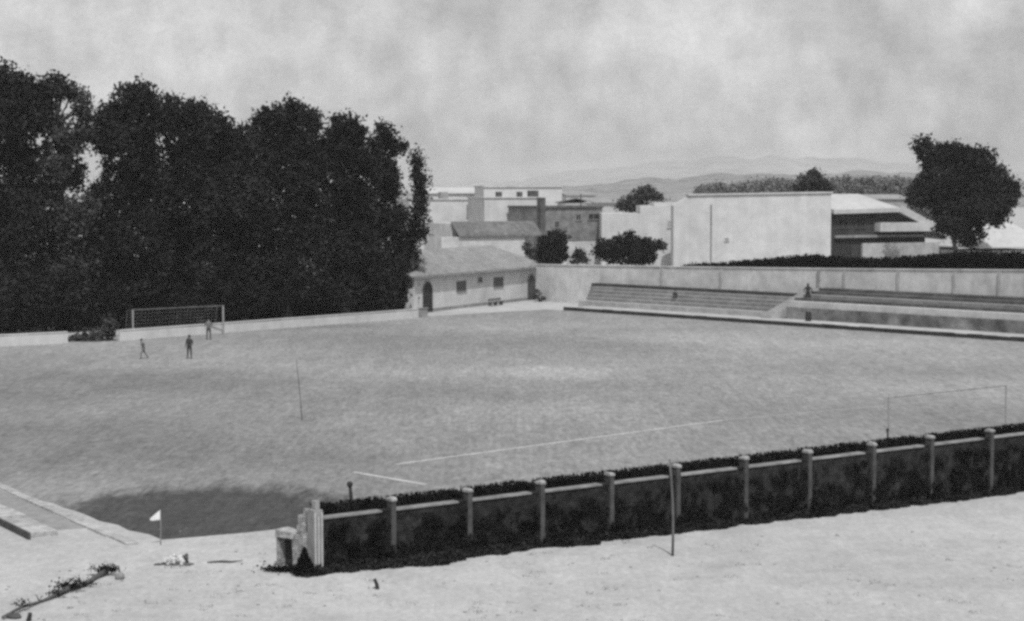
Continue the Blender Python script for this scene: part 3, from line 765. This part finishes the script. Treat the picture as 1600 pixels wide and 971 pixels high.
for i, x in enumerate(xs):
    big = (i == 0)
    if big: continue
    x += R.uniform(-.02, .02)
    p = MB(); p.box(x - .085, x + .085, -.14, .2, 0, ht(x) - .1, nw); po = p.build('post', POST, nwall)
    cm = MB(); t = ht(x) + R.uniform(-.035, 0); P = [(x - .11, -.16), (x + .11, -.16), (x + .11, .22), (x - .11, .22)]; q1 = R.uniform(-.03, .03); Q = [(x - .08 + q1, -.08), (x + .08 + q1, -.08), (x + .07 + q1, .14), (x - .07 + q1, .14)]
    cm.hexa([nw(u, v, t - .097) for u, v in P] + [nw(u, v, t - .03) for u, v in P]); cm.hexa([nw(u, v, t - .027) for u, v in P] + [nw(u, v, t + R.uniform(.0, .05)) for u, v in Q])
    cm.build('cap', mat('weathered_cap', .27, .5, 4, bump=.5), po)
# hedge behind the wall
rnd = random.Random(99)
for_h = MB()
x = xs[0] + .1
while x < xs[-1]:
    gap = min(abs(x - q) for q in xs[1:])
    if gap > .14:
        base = hc(x) - .5; top = ht(x) - .08 + .05 * noise.noise(Vector((x * 1.5, 0, 0)))
        for _ in range(80):
            z = rnd.uniform(base, top); for_h.leaf(nw(x + rnd.uniform(-.06, .06), rnd.uniform(.3, .9), z), .12, rnd)
        for _ in range(5): # upright twigs along the top
            xx = x + rnd.uniform(-.05, .05); yy = rnd.uniform(.4, .8); p = nw(xx, yy, top - .05); for_h.quad(p, p + nw.x * .02, p + nw.x * .015 + Vector((0, 0, rnd.uniform(.05, .14))), p + Vector((0, 0, rnd.uniform(.05, .14))))
    x += .085
hg_ = thing('clipped_hedge', 'dark clipped hedge showing above the coping of the foreground wall', 'hedge', nw(nw.L / 2, .6, 0))
for_h.build('foliage', HEDGEM, hg_)
mb = MB()
for i in range(60):
    q0 = xs[0] + .25 + (xs[-1] - xs[0] - .25) * i / 60; q1 = xs[0] + .25 + (xs[-1] - xs[0] - .25) * (i + 1) / 60; mb.box(q0, q1, .4, .8, 0, ht(q0) - .17, nw)
(lambda: None)()
mb.v = mb.v; _ = (xs[0], nw)
mb.build('branch_core', HEDGEM, hg_)
# weeds at the wall foot
rnd = random.Random(71); wd = MB(); x = -.8
while x < xs[-1]:
    amp = .55 + .6 * noise.noise(Vector((x * .55, 4, 0))) + .35 * noise.noise(Vector((x * 1.9, 2, 0)))
    if x < 5.0: amp += .75 * math.exp(-((x - 3.4) / 1.5) ** 2)
    amp = max(.12, amp)
    for _ in range(int(26 + 34 * amp)):
        y = -rnd.random() ** 1.3 * amp * .9 - .03; h_ = max(.02, (.34 * rnd.random()) * (1 - min(.8, -y / (amp + .01) * .8)))
        wd.leaf(nw(x + rnd.uniform(-.08, .08), y, h_), .13, rnd)
    x += .08
tag(wd.build('weeds', WEED), 'rank dark weeds along the foot of the foreground wall', 'weeds', kind='stuff')

# creeper growing over the wall face, thick low down and thin under the coping
rnd = random.Random(123); cr_ = MB(); x = .1
def gpost(x): return min(abs(x - q) for q in xs)
for _ in range(5200):
    x = rnd.uniform(.1, xs[-1]); h0 = hc(x); z = h0 * .86 * rnd.random() ** 1.25
    dens_ = noise.noise(Vector((x * 1.1, z * 1.6, 5))) * .5 + noise.noise(Vector((x * 4.2, z * 4.2, 8))) * .5
    if dens_ < -.12 + .22 * (z / h0): continue
    if gpost(x) < .14 and z > .5 * h0 * (.6 + .8 * noise.noise(Vector((x * 3, 0, 9)))): continue
    yy = -.17 if gpost(x) < .14 else -.06
    for _k in range(9):
        cr_.leaf(nw(x + rnd.gauss(0, .07), yy - rnd.random() * .07, max(.03, z + rnd.gauss(0, .07))), .105, rnd)
tag(cr_.build('creeper', mat('dark_creeper_leaves', .014, .8, 2.0, rough=.9, spec=0)), 'dark creeper spread over the face of the foreground wall', 'creeper', kind='stuff')

# near end pier with fluted pale ribs and ruined booth
pr = thing('end_pier', 'pale ribbed masonry pier at the left end of the foreground wall', 'pier', nw(-.1, 0, 0))
mb = MB(); mb.box(-.26, .06, -.1, .35, 0, 2.02, nw); mb.build('shaft', GREYC, pr)
for k in range(3): 
    x = -.22 + k * .12; MB().tube([nw(x, -.13, 0), nw(x, -.12, 1.94 - .12 * (k % 2))], .035, 7).build('rib', PALE, pr)
mb = MB(); mb.box(-.16, .0, -.0, .25, 2.023, 2.3, nw); mb.build('top_block', GREYC, pr)
ap = at(432, 884)
bt = thing('small_ruin', 'small crumbling pale masonry stub with a dark opening beside the end pier', 'ruin', ap)
fb = Frame(at(431, 884), at(486, 893))
rnd = random.Random(2)
def rough_block(mb, x0, x1, y0, y1, z0, z1, fr, j=.05):
    q = lambda: rnd.uniform(-j, j)
    c = [(x0, y0), (x1, y0), (x1, y1), (x0, y1)]
    mb.hexa([fr(x + q() * .4, y + q() * .4, z0) for x, y in c] + [fr(x + q(), y + q(), z1 + q() * 1.6) for x, y in c])
mb = MB()
rough_block(mb, 0, .12, 0, .5, 0, 1.0, fb); rough_block(mb, .75, fb.L + .1, .1, .7, 0, 1.15, fb, .08); rough_block(mb, 0, .8, .5, .75, 0, .95, fb)
rough_block(mb, -.02, .85, -.02, .6, .96, 1.12, fb, .06)
mb.build('masonry', RUIN, bt)
MB().box(.13, .72, .3, .49, 0, .95, fb).build('opening', DARK, bt)  # dark slab paints the shade inside the opening
mb = MB(); 
for k in range(3): rough_block(mb, .85 + .12 * k, 1.0 + .12 * k, .12, .6, 1.17, 1.45 + .25 * k, fb, .05)
mb.build('broken_top', RUIN, bt)
# conical dark shrub in front of the pier
def cone_shrub(px, py, h_, r, name, label, seed):
    b_ = at(px, py); rt = thing(name, label, 'shrub', b_); rn = random.Random(seed); mb = MB()
    for _ in range(1500):
        t = rn.random() ** 1.4; rr = r * (1 - t) * rn.random() ** .5 + .02; an = rn.random() * 6.28
        mb.leaf(b_ + Vector((rr * math.cos(an), rr * math.sin(an), t * h_ + .03)), .09, rn)
    mb.build('foliage', HEDGEM, rt); MB().tube([b_, b_ + Vector((0, 0, h_ * .8))], [.03, .01], 6).build('stem', BARK, rt)
cone_shrub(476, 899, .85, .42, 'cone_shrub', 'dark cone-shaped shrub in front of the ribbed end pier', 5)
rn = random.Random(6); b_ = at(446, 893); mb = MB()
for _ in range(1400): mb.leaf(b_ + Vector((rn.gauss(.15, .42), rn.gauss(0, .16), abs(rn.gauss(0, .09)) + .02)), .09, rn)
tag(mb.build('ground_scrub', HEDGEM), 'low dark scrub at the foot of the small ruin', 'scrub', kind='stuff')

# ------------------------------------------------------------------ poles, stakes, flag, debris
def pole(name, label, px, py, ytop, r, m, lean=(0, 0), cat='pole', cap=True, bend=.05):
    b_ = at(px, py); t_ = atd(px, ytop, b_.y); h_ = t_.z
    rt = thing(name, label, cat, b_)
    pts = [b_ + Vector((lean[0] * t + bend * math.sin(t * 3.1), lean[1] * t, h_ * t)) for t in (0, .2, .4, .6, .8, 1)]
    MB().tube(pts, [r, r * .97, r * .95, r * .9, r * .85, r * .8], 8).build('shaft', m, rt, smooth=True)
    if cap: MB().lump(pts[-1], r * 1.5, 1, .1, 8, 5).build('knob', m, rt, smooth=True)
    return rt, pts
pole('thin_pole', 'thin tall grey pole standing in front of the foreground wall', 1051, 869, 718, .045, mat('weathered_wood', .11, .3, 3), lean=(-.12, 0), cap=False, bend=.06)
pole('dark_stake', 'black stake rising behind the hedge near the left end of the wall', 549, 838, 757, .075, DARK, lean=(-.05, 0), cat='stake')
pole('dark_stake', 'short black stake leaning in the bare ground below the wall', 590, 921, 905, .06, DARK, lean=(-.1, 0), cat='stake', cap=False, bend=.02)
pole('dark_stake', 'black stump of a stake at the bottom left edge', 44, 971, 958, .07, DARK, lean=(.06, 0), cat='stake', cap=False, bend=.01)
pole('dark_stake', 'thin dark stake behind the hedge on the right half of the wall', 1386, 745, 672, .05, DARK, cat='stake', cap=True, bend=.01)
pole('thin_pole', 'very thin grey pole standing alone on the pitch left of centre', 472, 657, 562, .022, mat('grey_pole', .09, .2, 3), lean=(-.3, 0), cap=False, bend=.02)
rt, pts = pole('corner_flag', 'white corner flag on a thin pole in the dark grass', 251, 852, 796, .02, GREYC, cat='flag', cap=False, bend=.01)
top = pts[-1]; mb = MB(); n = 8
for i in range(n):
    for s_ in (0,):
        t0, t1 = i / n, (i + 1) / n
        def fp(t, z): return top + Vector((-.36 * t, .05 * math.sin(t * 7), z))
        mb.quad(fp(t0, -.02 - .30 * t0), fp(t1, -.02 - .30 * t1), fp(t1, -.40 + .0 * t1), fp(t0, -.34 - .06 * t0))
fo = mb.build('flag', WPAINT, rt); md = fo.modifiers.new('thick', 'SOLIDIFY'); md.thickness = .006
# white rubble heap
h0 = at(275, 882); rt = thing('rubble_heap', 'small heap of white rubble on the bare ground below the corner flag', 'rubble', h0); rn = random.Random(9)
mb = MB(); 
for k in range(26): mb.lump(h0 + Vector((rn.gauss(-.08, .2), rn.gauss(0, .12), .06 + abs(rn.gauss(0, .09)))), rn.uniform(.05, .12), k, .5, 7, 5)
mb.build('white_stones', WHITE, rt)
mb = MB()
for k in range(60): mb.lump(h0 + Vector((rn.uniform(-.6, .55), rn.gauss(-.1, .06), .02)), rn.uniform(.04, .09), k + 50, .5, 7, 5, (1.3, .8, .5))
for k in range(10): mb.lump(h0 + Vector((rn.gauss(.3, .06), rn.gauss(.0, .05), .08 + rn.random() * .25)), rn.uniform(.04, .08), k + 150, .5, 7, 5)
mb.build('heap_shadow_stones', DARKC, rt)  # dark stones stand in for the shadow at the foot of the heap
s0 = at(350, 880); rt = thing('stick', 'dark dead stick lying right of the white rubble heap', 'stick', s0)
MB().tube([s0 + Vector((-.55, -.03, .03)), s0 + Vector((-.1, .05, .05)), s0 + Vector((.25, .02, .04)), s0 + Vector((.6, .14, .06))], [.02, .04, .03, .012], 6).build('branch', mat('dead_wood', .08, .3, 3), rt)
# fallen branch bottom left
pts = [at(*p) for p in ((4, 969), (35, 955), (62, 943), (88, 934), (108, 925), (130, 918), (150, 905), (166, 899))]
rt = thing('fallen_branch', 'long dark fallen branch with withered clumps lying at the bottom left', 'branch', pts[4]); rn = random.Random(12)
DW = mat('dead_wood', .08, .3, 3)
for i, p in enumerate(pts): p.z = .08 + .05 * math.sin(i * 2)
mb = MB().tube(pts, [.04, .05, .04, .07, .09, .08, .09, .11], 8)
for i, p in enumerate(pts[1:]):
    for _ in range(2):
        e = p + Vector((rn.uniform(-.4, .4), rn.uniform(-.3, .3), rn.uniform(.05, .25))); mb.tube([p, p.lerp(e, .5) + Vector((0, 0, .05)), e], [.03, .02, .008], 5)
mb.build('limb', DW, rt, smooth=True)
mb = MB()
for (i, n, sg) in ((4, 420, .22), (5, 160, .2), (7, 500, .2), (3, 100, .14), (1, 70, .12)):
    for _ in range(n):
        p = pts[i] + Vector((rn.gauss(0, sg), rn.gauss(0, sg * .5), abs(rn.gauss(0, .1)))); mb.leaf(p, .08, rn)
mb.build('withered_leaves', HEDGEM, rt)
s0 = at(187, 905); MBs = MB().lump(s0 + Vector((0, 0, .08)), .16, 4, .4, 10, 7, (1, 1, .8))
tag(MBs.build('stone', GREYC, smooth=True), 'grey stone lying just right of the fallen branch end', 'stone')
s0 = at(22, 966); MBs = MB().lump(s0 + Vector((0, 0, .05)), .17, 8, .4, 10, 7, (1.3, 1, .6))
tag(MBs.build('stone', DARKC, smooth=True), 'dark stone beside the fallen branch at the bottom left corner', 'stone')
# pebbles and tufts over the near ground, uncountable
rn = random.Random(17); pb = MB(); tf = MB()
for _ in range(120):
    px = rn.uniform(-20, 1620); py = rn.uniform(830, 985)
    if py < 905 - .115 * (px - 480) and px > 430: continue
    if px < 260 and py < 880: continue
    p = at(px, py); r_ = rn.uniform(.015, .05); pb.lump(p + Vector((0, 0, r_ * .3)), r_, rn.randint(0, 99), .4, 6, 4, (1.2, 1, .6))
tag(pb.build('pebbles', GREYC), 'scattered pebbles on the pale bare ground', 'pebbles', kind='stuff')
for _ in range(130):
    px = rn.uniform(0, 1610); py = rn.uniform(840, 985)
    if py < 905 - .115 * (px - 480) and px > 430: continue
    if px < 320 and py < 880: continue
    p = at(px, py)
    for _ in range(rn.randint(5, 22)): tf.leaf(p + Vector((rn.gauss(0, .12), rn.gauss(0, .12), rn.uniform(0.0, .05))), .06, rn)
tag(tf.build('dry_tufts', mat('dry_grass', .26, .3, 2)), 'sparse dry grass tufts on the bare ground', 'grass', kind='stuff')

# ------------------------------------------------------------------ people
def person(label, base, face, pose, mats_, height=1.75, seed=0):
    """one skinned body; pose: dict joint -> (side, forward, up) in metres for a 1.75 m figure"""
    J = dict(pelvis=(0, 0, .95), chest=(0, .02, 1.28), neck=(0, .02, 1.47), head=(0, .03, 1.57), crown=(0, .02, 1.68),
             shl=(-.18, 0, 1.42), shr=(.18, 0, 1.42), ell=(-.25, 0, 1.13), elr=(.25, 0, 1.13), wrl=(-.26, .08, .88), wrr=(.26, .08, .88), hal=(-.26, .1, .80), har=(.26, .1, .80),
             hil=(-.1, 0, .90), hir=(.1, 0, .90), knl=(-.13, .04, .50), knr=(.13, .02, .50), anl=(-.15, -.02, .09), anr=(.15, -.02, .09), tol=(-.17, .16, .04), tor=(.17, .16, .04))
    J.update(pose)
    rad = dict(pelvis=.17, chest=.2, neck=.06, head=.095, crown=.085, shl=.075, shr=.075, ell=.045, elr=.045, wrl=.03, wrr=.03, hal=.04, har=.04, hil=.105, hir=.105, knl=.065, knr=.065, anl=.042, anr=.042, tol=.04, tor=.04)
    E = [('pelvis', 'chest'), ('chest', 'neck'), ('neck', 'head'), ('head', 'crown'), ('chest', 'shl'), ('chest', 'shr'), ('shl', 'ell'), ('shr', 'elr'), ('ell', 'wrl'), ('elr', 'wrr'), ('wrl', 'hal'), ('wrr', 'har'), ('pelvis', 'hil'), ('pelvis', 'hir'), ('hil', 'knl'), ('hir', 'knr'), ('knl', 'anl'), ('knr', 'anr'), ('anl', 'tol'), ('anr', 'tor')]
    k = height / 1.75; names = list(J)
    bm = bmesh.new(); lay = bm.verts.layers.skin.verify(); vv = {}
    for n_ in names:
        v = bm.verts.new(Vector(J[n_]) * k); q = rad[n_] * k
        v[lay].radius = (q, q * (.75 if n_ in ('chest', 'pelvis') else 1)); v[lay].use_root = (n_ == 'pelvis'); vv[n_] = v
    for a_, b_ in E: bm.edges.new((vv[a_], vv[b_]))
    me = bpy.data.meshes.new('person_skeleton'); bm.to_mesh(me); bm.free()
    tmp = bpy.data.objects.new('person_tmp', me); C.objects.link(tmp)
    tmp.modifiers.new('s', 'SKIN').use_smooth_shade = True; sb = tmp.modifiers.new('d', 'SUBSURF'); sb.levels = 2; sb.render_levels = 2
    dg = bpy.context.evaluated_depsgraph_get(); ev = tmp.evaluated_get(dg); body = bpy.data.meshes.new_from_object(ev)
    bpy.data.objects.remove(tmp); body.name = 'person'
    body.materials.clear()
    shirt, trousers, skin = mats_
    for m in (skin, shirt, trousers, DARK): body.materials.append(m)
    hd = Vector(J['neck']) * k
    hands = [Vector(J['hal']) * k, Vector(J['har']) * k]; pel = Vector(J['pelvis']) * k; ank = min(J['anl'][2], J['anr'][2]) * k
    feet = [(Vector(J['anl']) * k), (Vector(J['tol']) * k), (Vector(J['anr']) * k), (Vector(J['tor']) * k)]
    for p in body.polygons:
        c = p.center
        if min((c - h).length for h in hands) < .09: i = 0
        elif c.z > hd.z and abs(c.x - hd.x) < .14: i = 0
        elif min((c - f).length for f in feet) < .09: i = 3
        elif c.z > pel.z: i = 1
        else: i = 2
        p.material_index = i
    rt = thing('person', label, 'person', base, face)
    o = bpy.data.objects.new('body', body); C.objects.link(o); o.parent = rt
    hc_ = (Vector(J['head']) * .35 + Vector(J['crown']) * .65) * k
    hb = MB().lump(Vector((hc_.x, hc_.y - .02 * k, hc_.z + .03 * k)), .108 * k, 3, .08, 12, 8, (1, 1.05, .95))
    me = bpy.data.meshes.new('hair'); me.from_pydata([v for v in hb.v], [], hb.f); me.materials.append(HAIR)
    for p in me.polygons: p.use_smooth = True
    ho = bpy.data.objects.new('hair', me); C.objects.link(ho); ho.parent = rt
    fm = MB(); hh = Vector(J['head']) * k
    fm.lump(Vector((hh.x, hh.y + .105 * k, hh.z + .01)), .018 * k, 1, .1, 6, 5, (1, 1.2, 1.4))
    me = bpy.data.meshes.new('nose'); me.from_pydata(fm.v, [], fm.f); me.materials.append(skin); no = bpy.data.objects.new('nose', me); C.objects.link(no); no.parent = rt
    return rt
for _k in (): pass
P1 = dict(knl=(-.16, .1, .5), knr=(.14, -.05, .5), anl=(-.2, .12, .09), anr=(.2, -.16, .09), tol=(-.22, .28, .04), tor=(.22, 0.0, .04), ell=(-.3, .05, 1.15), wrl=(-.2, .2, 1.0), hal=(-.14, .26, 1.0))
person('player in dark kit standing in front of the goal', at(296, 561), math.radians(170), P1, (CLOTH, CLOTH, mat('tanned_skin', .12, .1, 5)))
person('dark-clothed person standing by the right goal post', at(326, 531), math.radians(200), dict(ell=(-.34, 0, 1.2), elr=(.34, 0, 1.2), wrl=(-.3, .12, 1.02), wrr=(.3, .12, 1.02), hal=(-.22, .16, 1.0), har=(.22, .16, 1.0)), (CLOTH2, CLOTH, SKIN))
person('grey-clothed person leaning in a stride to the left of the goal mouth', at(225, 561), math.radians(120), dict(chest=(0, .12, 1.27), neck=(0, .18, 1.45), head=(0, .22, 1.55), crown=(0, .24, 1.66), shl=(-.18, .12, 1.4), shr=(.18, .12, 1.4), knl=(-.1, .28, .52), anl=(-.1, .3, .09), tol=(-.1, .47, .04), knr=(.1, -.1, .5), anr=(.1, -.4, .12), tor=(.1, -.27, .04), ell=(-.25, .3, 1.2), wrl=(-.2, .45, 1.3), hal=(-.18, .5, 1.35)), (CLOTH2, CLOTH2, SKIN), height=1.5)
Dp = vd(1263, 141.2); pb_ = Vector(((1263 - 800) / F * Dp, Dp, 1.72))
person('person in black standing on the pale stairway of the far stand', pb_, math.radians(165), dict(knl=(-.2, .05, .5), knr=(.2, .0, .5), anl=(-.28, .0, .09), anr=(.28, .0, .09), tol=(-.32, .16, .04), tor=(.32, .16, .04), ell=(-.38, .0, 1.16), elr=(.38, 0, 1.16), wrl=(-.24, .14, .98), wrr=(.24, .14, .98), hal=(-.18, .16, .96), har=(.18, .16, .96)), (DARK, DARK, DARK), height=1.88)
Dp = vd(1264, 138.05); d0 = Vector(((1264 - 800) / F * Dp, Dp, .335)); rt = thing('dark_drum', 'small black drum on the walk at the foot of the stairway', 'drum', d0)
MB().tube([d0, d0 + Vector((0, 0, .35)), d0 + Vector((0, 0, .8))], [.26, .3, .26], 14).build('body', DARK, rt, smooth=False)
MB().tube([d0 + Vector((0, 0, .8)), d0 + Vector((0, 0, .85))], .28, 14).build('rim', DARK, rt)
Dp = vd(1056, 141.6); pb_ = Vector(((1056 - 800) / F * Dp, Dp, 1.44))
seat = dict(pelvis=(0, 0, .12), chest=(0, .05, .45), neck=(0, .08, .64), head=(0, .1, .74), crown=(0, .1, .85), shl=(-.18, .05, .59), shr=(.18, .05, .59), ell=(-.24, .15, .33), elr=(.24, .15, .33), wrl=(-.15, .36, .3), wrr=(.15, .36, .3), hal=(-.1, .42, .32), har=(.1, .42, .32),
            hil=(-.1, .05, .1), hir=(.1, .05, .1), knl=(-.14, .42, .22), knr=(.14, .42, .22), anl=(-.14, .5, -.2), anr=(.14, .5, -.2), tol=(-.15, .64, -.26), tor=(.15, .64, -.26))
person('person in grey sitting on the left bank of steps', pb_, math.radians(150), seat, (CLOTH, CLOTH2, SKIN))

# ------------------------------------------------------------------ haze
mb = MB(); mb.box(-5900, 5900, -250, 8500, -1.0, 125)
hz = mb.build('haze', None) if False else None
me = bpy.data.meshes.new('haze'); me.from_pydata(mb.v, [], mb.f); me.update()
hm = bpy.data.materials.new('haze_air'); hm.use_nodes = True; N = hm.node_tree.nodes; L = hm.node_tree.links
N.remove(N['Principled BSDF']); pv = N.new('ShaderNodeVolumePrincipled')
pv.inputs['Color'].default_value = (1, 1, 1, 1); pv.inputs['Density'].default_value = .00012; pv.inputs['Anisotropy'].default_value = -.05
L.new(pv.outputs[0], N['Material Output'].inputs['Volume']); me.materials.append(hm)
hz = bpy.data.objects.new('haze', me); C.objects.link(hz); tag(hz, kind='stuff', label='thin pale haze in the air over the whole ground', cat='haze')

# ------------------------------------------------------------------ light and sky
SUN_EL = math.radians(57)
to_sun = Vector((.18, -.98, 0)).normalized() * math.cos(SUN_EL) + Vector((0, 0, math.sin(SUN_EL)))
sd = bpy.data.lights.new('sun', 'SUN'); sd.energy = 2.6; sd.angle = math.radians(1.0); sd.color = (1, 1, 1)
so = bpy.data.objects.new('sun', sd); C.objects.link(so); so.rotation_euler = (-to_sun).to_track_quat('-Z', 'Y').to_euler(); so.location = (0, 0, 100)
w = bpy.data.worlds.new('World'); SC.world = w; w.use_nodes = True; N = w.node_tree.nodes; L = w.node_tree.links
bg = N['Background']; sky = N.new('ShaderNodeTexSky'); sky.sky_type = 'NISHITA'; sky.sun_disc = False
sky.sun_elevation = SUN_EL; sky.sun_rotation = math.atan2(to_sun.x, to_sun.y); sky.dust_density = 3; sky.air_density = 1
bw_ = N.new('ShaderNodeRGBToBW'); L.new(sky.outputs[0], bw_.inputs[0])
tc = N.new('ShaderNodeTexCoord')
def wn(scale, det, st=(1, 1, 1)):
    mp = N.new('ShaderNodeMapping'); mp.inputs['Scale'].default_value = st; L.new(tc.outputs['Generated'], mp.inputs[0])
    n = N.new('ShaderNodeTexNoise'); n.inputs['Scale'].default_value = scale; n.inputs['Detail'].default_value = det; n.inputs['Roughness'].default_value = .6
    L.new(mp.outputs[0], n.inputs['Vector']); return n.outputs['Fac']
class G: pass
c1 = mrange(N, L, wn(15, 7, (1, 1, 1.2)), .34, .66, 0, 1)
c2 = mrange(N, L, wn(60, 7, (1, 1, 1.3)), .3, .7, .88, 1.12)
# a veil of high cloud evens the sky out
base = mth(N, L, 'ADD', mth(N, L, 'MULTIPLY', bw_.outputs[0], .55), 2.7)
cl = mrange(N, L, c1, 0, 1, .78, 1.20)
sx = N.new('ShaderNodeSeparateXYZ'); L.new(tc.outputs['Generated'], sx.inputs[0]); hzn = mrange(N, L, sx.outputs['Z'], 0, .10, 1.17, .97)
base = mth(N, L, 'MULTIPLY', base, hzn)
c3 = mrange(N, L, wn(520, 3, (1, 1, 1)), .3, .7, .95, 1.05)
c4 = None
tot = mth(N, L, 'MULTIPLY', mth(N, L, 'MULTIPLY', base, cl), mth(N, L, 'MULTIPLY', c2, c3))
L.new(tot, bg.inputs['Color']); bg.inputs['Strength'].default_value = .1

# ------------------------------------------------------------------ camera, view
cd = bpy.data.cameras.new('camera'); co = bpy.data.objects.new('camera', cd); C.objects.link(co); SC.camera = co
co.location = (0, 0, H); co.rotation_euler = (math.pi / 2 - PITCH, 0, 0)
cd.sensor_width = 36; cd.sensor_fit = 'HORIZONTAL'; cd.lens = F / 1600 * 36; cd.clip_start = .5; cd.clip_end = 20000
SC.view_settings.view_transform = 'Standard'; SC.view_settings.look = 'None'; SC.view_settings.gamma = 1; SC.view_settings.exposure = 0.35
SC.render.engine = 'CYCLES'; SC.cycles.use_denoising = False; SC.cycles.filter_width = 3.0
SC.cycles.max_bounces = 6; SC.cycles.volume_bounces = 0; SC.cycles.diffuse_bounces = 3
